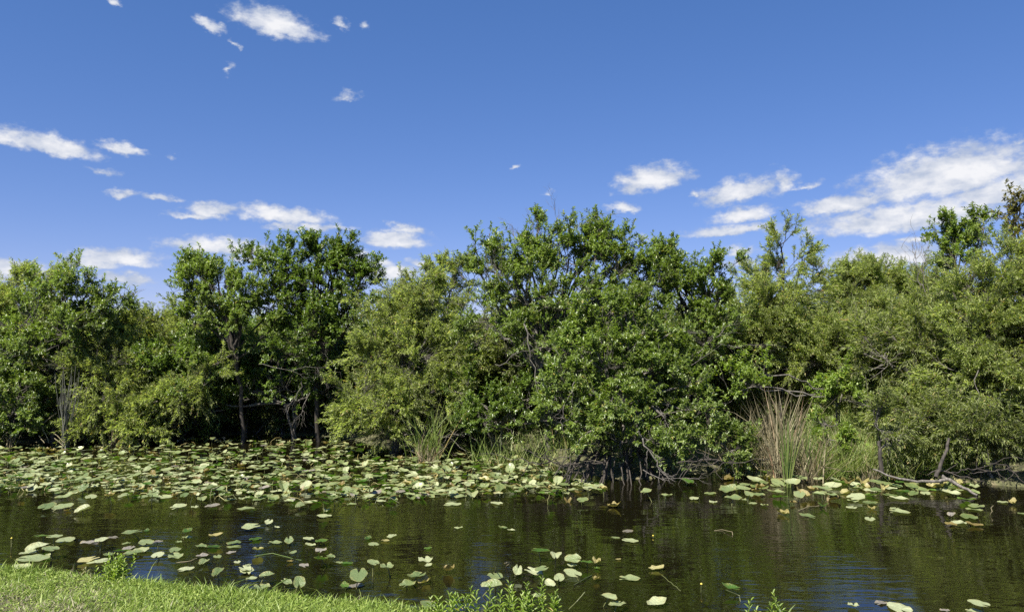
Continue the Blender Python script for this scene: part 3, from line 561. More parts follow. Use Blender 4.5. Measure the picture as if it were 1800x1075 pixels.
twiggy('dead_branch', 'leafless grey tree top between the far willow and the sapling', None, P(1640,620,17), P(1610,455,17.2), 12, .025, 74, mt='bark', spread=.35)
twiggy('dead_branch', 'leafless twigs leaning left of the sapling on the right', None, P(1665,580,16.6), P(1650,450,16.8), 10, .018, 75, mt='bark', spread=.35)
twiggy('dead_branch', 'bare twigs poking from the top left of the tallest crown', None, P(930,420,16.4), P(885,390,16.4), 6, .012, 76, mt='bark')
twiggy('dead_branch', 'bare twigs standing above the top of the tallest crown', None, P(985,430,16.4), P(975,355,16.4), 9, .012, 77, mt='bark', spread=.4)
twiggy('dead_branch', 'light arching twig above the right shoulder of the tallest crown', None, P(990,420,16.2), P(1060,375,16.2), 6, .014, 78, mt='bark')
twiggy('dead_branch', 'bleached hanging stick at the shaded right willows', None, P(1720,650,13.6), P(1715,720,13.5), 3, .016, 79)
# roots of the leaning tree
rng = np.random.default_rng(5); ra = Acc(); rb = W(1095, 838)
for i in range(34):
    a_ = rng.uniform(-1, 1); s_ = P(1090 + a_ * 60, rng.uniform(775, 800), 13.9); e_ = W(1090 + a_ * 110 + rng.normal(0, 10), rng.uniform(838, 858), -.05)
    tubes(ra, curvepath(s_, e_, 8, rng, .07, .05)[None], np.linspace(.022, .013, 8)[None] * rng.uniform(.6, 1.4), 6)
tag(ra.build('prop_roots', M['bark_dark'], None, tuple(rb), smooth=True), 'dark arching roots at the water under the leaning green tree', 'roots')
for k, (x0, x1, y0, D, n, lab) in enumerate([(930,1060,825,13.2,30,'tangle of dead twigs at the water left of the dark roots'), (690,820,775,16.6,46,'heap of dead brown twigs at the foot of the olive willow bush'),
        (1190,1300,825,13.2,22,'tangle of dead twigs at the water right of the dark roots'), (1640,1790,840,12.7,18,'dead twigs at the water under the right willow thicket')]):
    rng = np.random.default_rng(200 + k); a = Acc(); c0 = P((x0 + x1) / 2, y0, D)
    spine = curvepath(P(x0, y0 - 12, D), P(x1, y0 - 12, D), 30, rng, .05); spine[:, 2] = np.maximum(spine[:, 2], .08); tubes(a, spine[None], np.full((1, 30), .009), 5)
    for i in range(n):
        s_ = spine[rng.integers(0, 30)].copy()
        e_ = s_ + np.array([rng.normal(0, .30), rng.uniform(-.4, .35), rng.uniform(-.4, .30)]); e_[2] = max(e_[2], -.05)
        tubes(a, curvepath(s_, e_, 6, rng, .12)[None], np.linspace(.009, .003, 6)[None] * rng.uniform(.7, 1.5), 4)
    tag(a.build('twig_tangle', M['bark_dark'] if k != 1 else M['bark'], None, tuple(c0), smooth=True), lab, 'twigs', 'dead twigs at the waterline')
# fallen branch at the right
fb = [[P(1535,824,12.9), P(1570,838,12.75), P(1612,846,12.6), P(1648,846,12.5), P(1664,842,12.5)]]
fr = sticks('fallen_branch', 'long bent grey branch lying on the water at the right, one end raised', 'branch', W(1610,850), fb, [(.014,.030)], M['dead'], seed=3)
def child_sticks(parent, name, pl, rl, mt, seed):
    o = sticks(name, None, None, tuple(parent.location), pl, rl, mt, seed=seed); o.location = (0, 0, 0); o.parent = parent; return o
child_sticks(fr, 'side_branch', [[P(1645,838,12.5), P(1655,812,12.6), P(1668,770,12.9)]], [(.035,.022)], M['bark_dark'], 4)
sticks('fallen_log', 'short pale split log sloping into the water beside the bent branch', 'log', W(1690,858), [[P(1655,836,12.6), P(1685,852,12.4), P(1718,870,12.2)]], [(.036,.02)], M['dead'], seed=6)
sticks('stump', 'dark broken stump at the waterline behind the bent branch', 'stump', W(1552,825), [[P(1550,828,13.1), P(1547,800,13.1), P(1545,775,13.2)]], [(.04,.025)], M['bark_dark'], seed=7)
# left: broken sticks and brown frond
for k, (p0, p1, ra_, lab) in enumerate([((44,718,17.9),(76,736,17.9),(.011,.009),'upper pale cane sloping down to the right in the dark gap at left'), ((56,756,17.8),(100,725,17.9),(.018,.013),'thick broken cane rising to the right in the dark gap at left'),
        ((74,748,17.8),(86,778,17.7),(.012,.010),'steep pale cane dropping to the pads in the left gap'), ((68,765,17.6),(78,778,17.5),(.011,.008),'short stub of cane by the pads in the left gap'), ((96,762,17.6),(114,778,17.5),(.010,.007),'upper of two short canes at the foot of the grey stems'),
        ((96,770,17.5),(112,784,17.4),(.010,.007),'lower of two short canes at the foot of the grey stems'), ((0,772,17.6),(14,758,17.7),(.010,.007),'pale cane leaning at the very left edge of the water')]):
    sticks('broken_cane', lab, 'cane', P(*p0), [[P(*p0), P(*p1)]], [ra_], M['reed_dry'], group='broken canes in the left gap', seed=8 + k)
rng = np.random.default_rng(9)
for k, (px, py, D, h, n, lab, mt) in enumerate([(115, 780, 17.7, 2.0, 30, 'fan of straight grey-green stems standing at the far left waterline', 'stalk_grey'),
        (200, 775, 18.1, 1.1, 20, 'thin brown stems at the waterline right of the grey fan', 'reed_dry'), (18, 778, 17.7, .5, 16, 'short brown stump of stems at the left edge waterline', 'reed_dry')]):
    a = Acc(); b0 = P(px, py, D); b0[2] = 0
    for i in range(n):
        u = rng.normal(0, .10); s_ = b0 + [rng.normal(0, .05), rng.normal(0, .06), -.05]
        e_ = s_ + [u * h * (.9 if u > 0 else .8) + .02, rng.normal(0, .15), h * rng.uniform(.6, 1.05)]
        tubes(a, curvepath(s_, e_, 7, rng, .02)[None], np.linspace(.011, .004, 7)[None] * rng.uniform(.7, 1.3), 5)
    tag(a.build('stem_clump', M[mt], None, tuple(b0), smooth=True), lab, 'stems')
# reeds and grasses
def reed_clump(name, label, cat, px0, px1, D0, D1, n, h0, h1, wd, curl, mt, seed, lean=.12, bend=.25, group=None, kind=None, z=None):
    rng = np.random.default_rng(seed); D = rng.uniform(D0, D1, n); px = rng.uniform(px0, px1, n)
    if kind is None: px = (px0 + px1) / 2 + np.clip(rng.normal(0, .3, n), -.8, .8) * (px1 - px0) * .6
    x = (px - 900) / F * D; zz = np.maximum(hgt(x, D), -.05) - .03
    base = np.stack([x, D, zz], 1); d = nrm(np.stack([rng.normal(0, lean, n), rng.normal(0, lean, n), np.ones(n)], 1))
    a = Acc(); blades(a, base, rng.uniform(h0, h1, n), d, wd * rng.uniform(.6, 1.3, n), rng.gamma(1.2, bend / 1.2, n) * curl, 5, rng=rng)
    c0 = base.mean(0); c0[2] = base[:, 2].min()
    return tag(a.build(name, M[mt], None, tuple(c0)), label, cat, group, kind)
reed_clump('cattail', 'tall bright green cattail leaves in front of the dry reeds', 'cattail', 1372, 1392, 12.9, 13.3, 34, .8, 1.6, .022, .2, 'reed_green', 80, .08)
reed_clump('cattail', 'slim green cattail leaves behind the bright clump, beside the shade', 'cattail', 1400, 1425, 13.6, 14.2, 18, .8, 1.5, .018, .2, 'reed_green', 81, .08)
reed_clump('dry_cattail', 'thick stand of tan dead cattail stalks right of the leaning tree', 'cattail', 1325, 1415, 13.5, 15.2, 300, .5, 1.9, .02, .6, 'reed_dry', 82, .2)
reed_clump('dry_cattail', 'pinkish tan dead reeds drooping at the bank left of the cattail stand', 'cattail', 1255, 1335, 14.0, 14.6, 150, .7, 1.5, .02, .9, 'reed_dry', 83, .3)
reed_clump('dry_cattail', 'short broken tan reeds right of the green cattail leaves', 'cattail', 1395, 1450, 13.3, 14.0, 120, .3, 1.1, .018, .8, 'reed_dry', 93, .3)
reed_clump('dry_grass', 'dry straw clump on the bank below the marsh grass', 'grass', 1440, 1500, 13.9, 14.6, 110, .5, 1.15, .014, .6, 'reed_dry', 84, .2)
reed_clump('dry_grass', 'straw tuft at the bank edge left of the dark stump', 'grass', 1500, 1545, 13.3, 13.8, 80, .3, .6, .012, .8, 'reed_dry', 85, .3)
reed_clump('arching_grass', 'long arching pale grass in the front of the olive willow bush', 'grass', 715, 790, 15.9, 16.3, 75, .8, 1.5, .022, 1.0, 'marsh', 86, .2, .35)
reed_clump('dry_grass', 'brown dead blades at the base of the arching grass', 'grass', 725, 780, 15.7, 16.0, 60, .4, .8, .02, .9, 'reed_dry', 87, .3)
reed_clump('marsh_grass', None, 'grass', 1420, 1690, 13.7, 17.5, 13000, .35, 1.0, .013, 1.3, 'marsh', 88, .4, kind='stuff')['label'] = 'tall sunny yellow-green marsh grass on the right bank'
reed_clump('dead_marsh_grass', None, 'grass', 1420, 1640, 13.8, 16.8, 1500, .3, .9, .011, 1.3, 'reed_dry', 92, .45, kind='stuff')['label'] = 'straw coloured dead blades mixed into the marsh grass'
reed_clump('bank_grass', None, 'grass', 830, 1330, 15, 17.5, 1500, .3, .8, .012, .8, 'marsh', 89, .3, kind='stuff')['label'] = 'rough grass on the shaded bank behind the leaning tree'
rng = np.random.default_rng(91); a = Acc()     # fallen reeds at the cattails' foot
for i in range(90):
    s_ = W(rng.uniform(1290, 1440), rng.uniform(806, 826), rng.uniform(0, .25)); th = rng.uniform(0, 6.28); ln = rng.uniform(.2, .7)
    e_ = s_ + [math.cos(th) * ln, math.sin(th) * ln * .5, rng.uniform(-.1, .3)]; e_[2] = max(e_[2], .01)
    tubes(a, curvepath(s_, e_, 4, rng, .05)[None], np.full((1, 4), .008), 4)
tag(a.build('fallen_reeds', M['reed_dry'], None, tuple(W(1370, 820))), 'litter of broken tan reeds at the foot of the cattails', 'reeds', kind='stuff')

# ------------------------------------------------------------------ lily pads
def pad_mesh(name, mt, seed, fold=0.0, cup=0.0, wave=.02, curl=0.0):
    rng = np.random.default_rng(seed); n = 26; th = np.linspace(-math.pi, math.pi, n + 1)   # notch at +-pi
    gap = .16 + rng.uniform(0, .14); th = th * (1 - gap / math.pi)
    r = 1 - .10 * np.abs(np.sin(th)) ** 2 + .05 * np.sin(3 * th + rng.uniform(0, 6)) + .035 * np.sin(5 * th + rng.uniform(0, 6)) + rng.normal(0, .018, n + 1)
    r *= 1 + .16 * np.cos(th) ; lob = np.exp(-((np.abs(th) - math.pi * .86) / .35) ** 2); r = r + .12 * lob
    rings = [0.22, .5, .78, 1.0]; V = []
    ph = rng.uniform(0, 6, 3)
    for k, q in enumerate(rings):
        x = np.cos(th) * r * q; y = np.sin(th) * r * q * (.80 + .12 * rng.random() * 0)
        z = fold * np.abs(y) + cup * q * q + wave * q * q * (np.sin(4 * th + ph[0]) + .6 * np.sin(7 * th + ph[1])) + curl * np.maximum(x - .2, 0) ** 2
        if q == .22: x = x * .4 - .12; y = y * .35
        V.append(np.stack([x, y, z], 1))
    V = np.concatenate(V); idx = np.arange(4 * (n + 1)).reshape(4, n + 1)
    Q = np.stack([idx[:-1, :-1], idx[1:, :-1], idx[1:, 1:], idx[:-1, 1:]], -1).reshape(-1, 4)
    fan = [[idx[0, i], idx[0, i + 1], len(V)] for i in range(n)]; V = np.concatenate([V, [[-.1, 0, fold * 0]]])
    return V, Q, np.array(fan), mt
SHAPES = {'flat': [], 'fold': [], 'curl': [], 'withered': []}
for i in range(6): SHAPES['flat'].append(dict(seed=i, fold=0.025 * i, cup=.03, wave=.024 + .008 * i))
for i in range(4): SHAPES['fold'].append(dict(seed=10 + i, fold=.25 + .14 * i, cup=.0, wave=.03))
for i in range(3): SHAPES['curl'].append(dict(seed=20 + i, fold=.12, cup=.12, wave=.06, curl=.3))
for i in range(4): SHAPES['withered'].append(dict(seed=30 + i, fold=.5, cup=.2, wave=.16, curl=.6 - .4 * i))
MESH = {}
RIM = np.concatenate([np.repeat([.22, .5, .78, 1.0], 27), [0]])
def pad_data(shape, k, mt):
    key = (shape, k, mt)
    if key not in MESH:
        V, Q, Fn, _ = pad_mesh('lily_pad', mt, **SHAPES[shape][k]); 
        a = Acc(); a.add(V, [Q, Fn], 0, RIM); MESH[key] = (a.mesh('lily_pad', [M[mt]], smooth=True, attr='rim'), V, Q, Fn)
    return MESH[key]
prng = np.random.default_rng(4242)
PADS = []     # px, py, width, tone, shape, pose(tilt deg, height), region
def addpad(px, py, wd, tone='pad', shape='flat', tilt=0, hgt_=0.0, region=''):
    c = W(px, py); wd_m = wd * .92 * c[1] / F; tilt = tilt * .6
    PADS.append(dict(px=px, py=py, r=wd_m / 2 / 1.02, tone=tone, shape=shape, tilt=tilt, h=hgt_, region=region, c=c))
RAW = """82,890,36,p,f,16,.03|107,890,38,p,f,14,.03|145,897,29,p,v,26,.02|118,897,14,y,w,0,0|312,890,30,p,f,16,.02|342,890,19,p,f,0,0|373,888,32,u,f,0,0|434,893,32,p,f,0,0|528,890,24,p,v,18,.02
573,897,18,p,v,10,.02|571,906,30,p,f,4,.02|355,877,25,p,v,12,.01|288,872,38,p,f,2,0|405,877,26,p,f,0,0|160,873,28,p,f,10,.02|112,874,34,p,c,8,.02|473,916,20,p,f,24,.02|442,924,32,p,f,20,.03|233,934,33,p,f,3,.10
328,934,23,d,c,0,.10|328,944,21,p,f,0,.02|76,941,28,d,f,-14,.10|94,942,26,p,f,6,.10|115,949,44,p,f,2,.01|178,949,28,p,v,6,.11|158,953,32,u,f,0,0|199,944,22,u,f,0,0|378,941,25,y,c,0,.08|414,953,29,p,f,0,.02|413,960,27,p,f,0,0
354,959,25,p,f,0,.02|377,960,28,d,f,-6,.01|448,947,27,d,f,-4,.01|482,953,25,p,f,4,.01|508,948,22,p,f,38,.04|543,946,23,p,f,3,.03|565,950,32,d,f,-8,.05|547,958,20,p,c,0,0|63,963,42,p,v,12,.06|50,971,36,p,f,3,.02
90,964,34,p,f,5,.10|55,981,54,p,f,6,.06|38,997,40,p,f,12,.02|22,1002,30,p,f,0,0|257,953,37,p,f,3,.06|276,951,18,u,f,4,.08|247,967,38,p,f,3,.02|232,972,34,p,v,6,.02|227,962,28,u,f,0,.01|277,975,31,p,f,10,.04|307,966,29,p,f,5,.03
307,976,34,p,f,8,.01|190,973,23,p,f,2,.01|177,985,40,p,f,0,.01|156,982,38,y,f,4,.02|212,967,27,d,f,-30,.10|355,976,25,u,f,4,.02|382,977,21,p,f,2,0|358,988,25,p,v,10,.02|325,1000,30,p,f,5,.01|383,1006,28,p,v,26,.06|453,965,28,y,c,-8,.04
407,970,19,u,f,0,0|515,970,14,p,f,20,.01|430,998,29,p,f,8,.03|434,1004,34,p,f,2,.01|441,1016,21,p,f,6,.02|467,1011,27,p,v,14,.08|460,1033,38,p,c,6,.03|503,1021,23,p,f,22,.05|526,1024,30,p,v,44,.10|563,967,29,u,f,0,0|535,993,23,u,f,4,.01
582,977,19,p,f,10,.02|565,982,35,d,c,-14,.08|597,988,15,p,f,0,0|608,989,23,d,f,-4,0|657,956,27,p,f,0,0|689,941,21,p,f,8,.01|747,982,38,p,f,0,.01|657,988,25,p,f,16,.12|630,1008,44,p,f,22,.12|680,996,34,p,c,8,.10|788,1002,30,y,w,0,.02
733,1012,38,p,c,6,.06|745,1023,28,y,w,0,.01|715,1026,36,p,f,8,.03|752,1063,40,p,v,4,.01|628,1028,32,u,f,0,0|606,1030,24,d,c,0,.03|870,1011,38,p,f,3,.02|863,1030,38,p,v,18,.08|948,966,33,d,f,-3,.12|977,977,27,p,v,12,.14|1009,981,30,p,f,46,.06
953,998,26,p,f,14,.10|937,1003,36,p,f,16,.05|910,1000,24,p,f,56,.05|1005,994,24,p,c,4,.02|1008,1007,36,p,f,18,.06|983,1015,27,p,f,22,.05|967,1027,28,p,c,6,.02|1032,987,26,d,f,-10,.06|1048,988,22,y,w,0,.05|1048,1017,16,y,w,0,.02
1081,944,17,p,f,0,0|1106,949,31,p,f,4,.01|1152,999,29,y,c,0,.01|1105,1016,40,p,f,3,.01|1070,1050,38,p,v,-6,.08|1086,1060,40,p,f,-10,.05|1152,1061,44,p,c,0,.02|948,1045,26,p,f,4,.06|793,886,33,p,f,4,.01|874,884,27,p,f,0,0|830,871,31,p,v,16,.02
1023,878,23,p,f,26,.05|998,880,21,y,w,0,0|1078,890,24,y,w,0,.01|1135,863,23,p,f,24,.13|1170,871,24,p,c,2,.12|1008,860,25,p,f,0,0|1103,933,25,u,f,0,0|1220,876,25,p,v,4,.01|1253,882,21,p,f,0,0|1248,867,27,p,f,0,0|1210,845,26,d,f,18,.06
1310,878,17,p,f,0,0|1323,884,20,p,f,0,0|1343,888,20,p,c,0,0|1377,902,27,y,w,0,.01|1395,883,13,y,w,0,.02|1447,889,26,d,v,-6,.03|1467,877,25,y,w,0,.02|1498,879,26,p,f,0,0|1498,891,25,p,f,0,0|1528,883,29,p,f,3,.01|1533,894,22,y,w,0,0
1421,906,31,p,f,10,.01|1529,911,26,p,f,6,.01|1573,893,22,p,f,0,0|1580,899,37,p,f,2,0|1577,875,36,p,f,0,0|1563,869,29,p,f,0,0|1700,877,42,d,f,-12,.03|1717,888,35,p,f,3,.03|1715,895,29,p,f,0,0|1703,908,41,p,f,2,.01|1688,918,33,p,f,0,0
1673,920,21,y,f,14,.01|1672,904,19,u,v,20,.05|1715,923,28,y,c,0,.01|1762,882,22,p,f,0,0|1780,884,19,y,w,0,.02|1797,902,16,p,f,0,0|1500,1064,28,p,c,0,.01|1547,1059,25,u,f,2,0|1582,1069,56,p,f,0,0|1723,1060,36,p,f,8,.08|1712,1074,32,p,f,0,.01
1287,1033,32,d,c,8,.05|1662,1072,18,u,f,0,0""".replace('\n', '|').split('|')
TN = {'p': 'pad', 'd': 'pad_backlit', 'y': 'pad_yellow', 'u': 'pad_purple'}; SH = {'f': 'flat', 'v': 'fold', 'c': 'curl', 'w': 'withered'}
def region_of(px, py):
    if py < 903 and px < 1060: return 'edge'
    if px < 320: return 'shrub' if px > 135 else 'corner'
    if px < 620: return 'lawn'
    if px < 800: return 'willowfront'
    if px < 1200: return 'weeds' if py > 960 else 'mid'
    if py > 950: return 'bottom'
    return 'rightline'
for q in RAW:
    a_, b_, c_, t_, s_, ti, hh = q.split(','); addpad(float(a_), float(b_), float(c_), TN[t_], SH[s_], float(ti), float(hh), region_of(float(a_), float(b_)))
# the dense mat and the band before the right bank
low = np.array([(-60,858),(0,858),(100,868),(200,872),(330,876),(450,882),(600,886),(700,884),(800,872),(900,868),(1000,868),(1060,860)])
topm = np.array([(-60,784),(0,783),(100,781),(300,770),(450,765),(600,770),(700,796),(780,800),(850,786),(940,806),(1000,842),(1060,850)])
hand = np.array([[p['px'], p['py']] for p in PADS]); placed = []
def free(px, py, k):
    for (a_, b_, c_) in placed:
        if abs(px - a_) < k * c_ and abs(py - b_) < k * c_ * .26: return False
    return True
tries = 0; nm = 0
while nm < 1550 and tries < 120000:
    tries += 1; px = prng.uniform(-50, 1060); u = prng.uniform(0, 1)
    y0 = np.interp(px, topm[:, 0], topm[:, 1]); y1 = np.interp(px, low[:, 0], low[:, 1]); py = y0 + (y1 - y0) * u ** .85
    if px > 760 and prng.random() < (px - 760) / 520: continue
    if prng.random() < max(0, (u - .72)) * 1.9 or prng.random() < max(0, .10 - u) * 5: continue
    wd = .215 * (py - 605) / H * prng.uniform(.55, 1.2)
    if not free(px, py, .33): continue
    if np.any((np.abs(hand[:, 0] - px) < 16) & (np.abs(hand[:, 1] - py) < 5)): continue
    placed.append((px, py, wd)); nm += 1
    tone = prng.choice(['pad', 'pad_backlit', 'pad_yellow', 'pad_purple'], p=[.75, .17, .06, .02]); shape = prng.choice(['flat', 'fold', 'curl'], p=[.52, .26, .22])
    if tone == 'pad_yellow': shape = 'withered'; wd *= .75
    tilt = prng.choice([0, 4, 10, 26, 50], p=[.46, .26, .16, .08, .04]); 
    if tone == 'pad_backlit': tilt = -prng.uniform(5, 40)
    addpad(px, py, wd, tone, shape, float(tilt), float(prng.choice([0, .02, .06, .12], p=[.5, .25, .16, .09])), 'mat')
placed = []; nr = 0; tries = 0
while nr < 150 and tries < 20000:
    tries += 1
    if prng.random() < .8:
        px = prng.uniform(1275, 1570); py = prng.uniform(812 + max(0, (1330 - px)) * .2, 876)
        if px > 1390 and prng.random() < .35: py = prng.uniform(797, 830)
    else: px = prng.uniform(1570, 1720); py = prng.uniform(826 + (px - 1570) * .18, 868)
    if not free(px, py, .38) or np.any((np.abs(hand[:, 0] - px) < 18) & (np.abs(hand[:, 1] - py) < 6)): continue
    wd = .27 * (py - 605) / H * prng.uniform(.6, 1.25); placed.append((px, py, wd)); nr += 1
    tone = prng.choice(['pad', 'pad_backlit', 'pad_yellow'], p=[.72, .2, .08]); addpad(px, py, wd, tone, 'withered' if tone == 'pad_yellow' else prng.choice(['flat', 'fold', 'curl'], p=[.6, .2, .2]), float(prng.choice([0, 5, 12, 26])) * (-1 if tone == 'pad_backlit' else 1), float(prng.choice([0, .02, .08])), 'rightband')
for k in range(26):      # small outliers between the larger near pads
    px = prng.uniform(60, 1130); py = prng.uniform(925, 1005); 
    if py > 985 + px * .03 or np.any((np.abs(hand[:, 0] - px) < 24) & (np.abs(hand[:, 1] - py) < 6)): continue
    addpad(px, py, prng.uniform(11, 19), prng.choice(['pad', 'pad_backlit', 'pad_yellow'], p=[.6, .25, .15]), prng.choice(['flat', 'curl']), 0, .005, region_of(px, py))
# choose the individual pads
for p in PADS:
    p['size'] = (p['r'] * 2 * F / p['c'][1]) ** 2 * (.2 + math.sin(math.radians(abs(p['tilt'])))) * (10 if p['region'] not in ('mat', 'rightband') else 1)
PADS.sort(key=lambda p: -p['size']); solo = PADS[:298]; rest = PADS[298:]
from mathutils import Matrix
def place(p):
    """world matrix of the pad: heading, then a tilt that shows its face towards the near bank"""
    yaw = prng.uniform(0, 6.28) if p['shape'] != 'fold' else math.pi / 2 + prng.normal(0, .5)
    tl = math.radians(p['tilt']); ax = Vector((1, prng.normal(0, .45), 0)).normalized()
    R = Matrix.Rotation(tl, 4, ax) @ Matrix.Rotation(yaw, 4, 'Z')
    lift = p['r'] * math.sin(abs(tl)) * .75
    z = .006 + p['h'] + lift * (1 if p['h'] > .03 or abs(p['tilt']) > 8 else .4); c = W(p['px'], p['py'], z)
    return Matrix.Translation(Vector(c)) @ R @ Matrix.Scale(p['r'], 4), c
def stalk_mesh(p, c):
    rng = prng; a = Acc(); d = np.array([rng.normal(0, .06), rng.normal(.02, .06), 0]); e = np.array([*d[:2] * 1.0, -c[2] - .06])
    tubes(a, curvepath(np.array([0, 0, -.002]), e, 6, rng, .06)[None], np.linspace(.005, .006, 6)[None], 6); return a
kc = {}
for p in solo:
    k = kc.get(p['shape'], 0); kc[p['shape']] = k + 1; nsh = len(SHAPES[p['shape']])
    me = pad_data(p['shape'], k % nsh, p['tone'])[0]; mw, c = place(p)
    o = bpy.data.objects.new('lily_pad', me); COL.objects.link(o)
    p['o'] = o; p['z'] = c[2]
    if c[2] > .035:
        root = bpy.data.objects.new('lily_pad', None); COL.objects.link(root); root.location = Vector(c); root.empty_display_size = .05
        o.name = 'leaf_blade'; o.parent = root; o.matrix_basis = Matrix.Translation(-Vector(c)) @ mw
        stalk_mesh(p, c).build('stalk', M['pad_stalk'], root, smooth=True); p['o'] = root; root.name = 'lily_pad'
    else: o.matrix_world = mw
sa = Acc(); mats = ['pad', 'pad_backlit', 'pad_yellow', 'pad_purple', 'pad_stalk']
for i, p in enumerate(rest):
    _, V, Q, Fn = pad_data(p['shape'], i % len(SHAPES[p['shape']]), p['tone']); mw, c = place(p); A = np.array(mw)
    sa.add(V @ A[:3, :3].T + A[:3, 3], [Q, Fn], mats.index(p['tone']), RIM)
    if c[2] > .05: tubes(sa, curvepath(c, c * [1, 1, 0] + [prng.normal(0, .04), prng.normal(0, .04), -.05], 5, prng, .05)[None], np.full((1, 5), .005), 5, 4)
# dead brown stalks and scraps between the pads
for i in range(420):
    px = prng.uniform(0, 1000); y0 = np.interp(px, topm[:, 0], topm[:, 1]); y1 = np.interp(px, low[:, 0], low[:, 1]); c = W(px, prng.uniform(y0, y1), .01)
    th = prng.uniform(0, 6.28); ln = prng.uniform(.06, .3); e = c + [math.cos(th) * ln, math.sin(th) * ln, prng.uniform(0, .10)]
    tubes(sa, curvepath(c, e, 5, prng, .15, .12)[None], np.full((1, 5), .006), 4, 2 if prng.random() < .5 else 4)
tag(sa.build('lily_pads', [M[q] for q in mats], None, (0, 0, 0), smooth=True, attr='rim'), 'crowded mat of small far lily pads along the far bank', 'lily pads', kind='stuff')
# labels
TONE = {'pad': 'pale green', 'pad_backlit': 'backlit green', 'pad_yellow': 'withered yellow-brown', 'pad_purple': 'purplish'}
def look(p):
    s = TONE[p['tone']]
    if p['shape'] == 'withered': return s + ' curled'
    if p['shape'] == 'fold': s += ' folded'
    if p['shape'] == 'curl': s += ' ruffled'
    if abs(p['tilt']) >= 20: s += ' tilted'
    elif p['z'] > .07: s += ' raised'
    elif p['shape'] == 'flat': s += ' flat'
    return s
REG = {'corner': 'left of the small bank shrub', 'shrub': 'behind the small bank shrub', 'lawn': 'on the water off the lawn',
       'willowfront': 'on the reflection below the willow bush', 'weeds': 'around the front leafy weeds', 'mid': 'on open water below the leaning tree',
       'bottom': 'at the bottom right edge', 'rightline': 'in the loose right line', 'edge': 'along the mat edge'}
ORD = ['first', 'second', 'third', 'fourth', 'fifth', 'sixth', 'seventh', 'eighth', 'ninth', 'tenth', 'eleventh', 'twelfth', 'thirteenth', 'fourteenth', 'fifteenth', 'sixteenth', 'seventeenth', 'eighteenth', 'nineteenth', 'twentieth']
groups = {}
for p in solo: groups.setdefault((look(p), p['region']), []).append(p)
for (lk, rg), ps in groups.items():
    if rg == 'mat' or rg == 'rightband':
        zones = [(230, 'below the leftmost tree'), (620, 'below the dark hollow'), (830, 'below the olive willow bush'), (1100, 'left of the dark roots')]
        for p in ps:
            z = next((t for x, t in zones if p['px'] < x), '') if rg == 'mat' else 'beside the cattails' if p['px'] < 1500 else 'by the fallen branch'
            tag(p['o'], f'{lk} lily pad in the crowd {z}', 'lily pad', 'crowded lily pads ' + z)
    else:
        ps.sort(key=lambda p: p['px'])
        for i, p in enumerate(ps):
            if len(ps) == 1: lb = f'{lk} lily pad {REG[rg]}'
            elif i == 0: lb = f'leftmost {lk} lily pad {REG[rg]}'
            elif i == len(ps) - 1: lb = f'rightmost {lk} lily pad {REG[rg]}'
            else: lb = f'{ORD[i]} {lk} lily pad from left {REG[rg]}'
            tag(p['o'], lb, 'lily pad', 'lily pads ' + REG[rg])
# pond lily buds and bare stalks
def bud(px, py, h, label, r=.012, lean=(0, 0)):
    c = W(px, py); root = empty('pond_lily_bud', c, label, 'flower bud', 'yellow pond lily buds'); tip = np.array([lean[0], lean[1], h])
    a = Acc(); tubes(a, curvepath(np.array([0, 0, -.06]), tip, 6, prng, .05)[None], np.full((1, 6), .0045), 6); a.build('stalk', M['pad_stalk'], root, smooth=True)
    b = Acc(); zz = np.linspace(0, 1, 7); rr = np.sin(np.pi * np.clip(zz * .9 + .08, 0, 1)) * r; pp = tip + np.stack([0 * zz, 0 * zz, zz * r * 1.9 - .002], 1)
    tubes(b, pp[None], rr[None], 9); b.build('bud', M['bud'], root, smooth=True)
bud(20, 960, .09, 'yellow pond lily bud standing at the left edge near the bank'); bud(1233, 1040, .07, 'yellow pond lily bud on a thin stalk in open water at lower middle')
bud(1148, 944, .015, 'tiny pale bud on open water below the leaning tree', .011)
bud(640, 868, .07, 'yellow pond lily bud above the pad mat', .013); bud(723, 868, .05, 'yellow pond lily bud near the right end of the mat', .013)
def bent(px, pts, label, mt='pad_stalk', r=.005):
    sticks('lily_stalk', label, 'stalk', W(*pts[0][:2]), [[W(a_, b_, z) for a_, b_, z in pts]], [(r, r)], M[mt], group='bare lily stalks', seed=px, jit=.02)
bent(1, [(871,1006,-.02),(871,1000,.06),(871,996,.16)], 'short straight pale stalk standing before the weeds', 'reed_dry')
bent(2, [(888,997,-.02),(896,990,.07),(893,988,.16),(886,990,.20)], 'hooked pale stalk standing in open water before the weeds', 'reed_dry')
bent(3, [(1040,1010,.0),(1024,1018,.02),(1008,1028,.0)], 'yellowish stalk slanting among the pads right of the weeds')
bent(4, [(1163,1010,0.0),(1180,1024,.02),(1197,1038,0.0)], 'thin pale stick lying on the water right of the weeds', 'pad_stalk', .004)
bent(5, [(1276,1036,.10),(1300,1046,.04),(1302,1058,-.01)], 'dark bent stalk at the bottom under a raised pad')
bent(6, [(1740,905,0),(1744,898,.06),(1742,892,.09),(1746,888,.10)], 'pale hooked stalk near the right edge', 'reed_dry')
bent(7, [(1403,897,0),(1420,890,.02),(1440,888,.0)], 'yellow stalk floating at the right line of pads', 'reed_dry')
bent(8, [(360,975,0),(335,985,.01),(300,990,-.01)], 'pale floating stalk below the small flat pads off the lawn', 'reed_dry', .004)
bent(9, [(530,984,0),(480,972,.01),(430,980,-.01)], 'long floating stalk off the grassy bank', 'reed_green', .004)
bent(10, [(1255,932,0),(1270,930,.01),(1287,934,.03),(1288,940,0)], 'thin curved yellow stalk on dark water at right of centre', 'reed_dry', .004)
bent(11, [(475,1036,0),(492,1024,.08),(505,1016,.14)], 'green reed blade leaning from the bank edge', 'reed_green', .006)
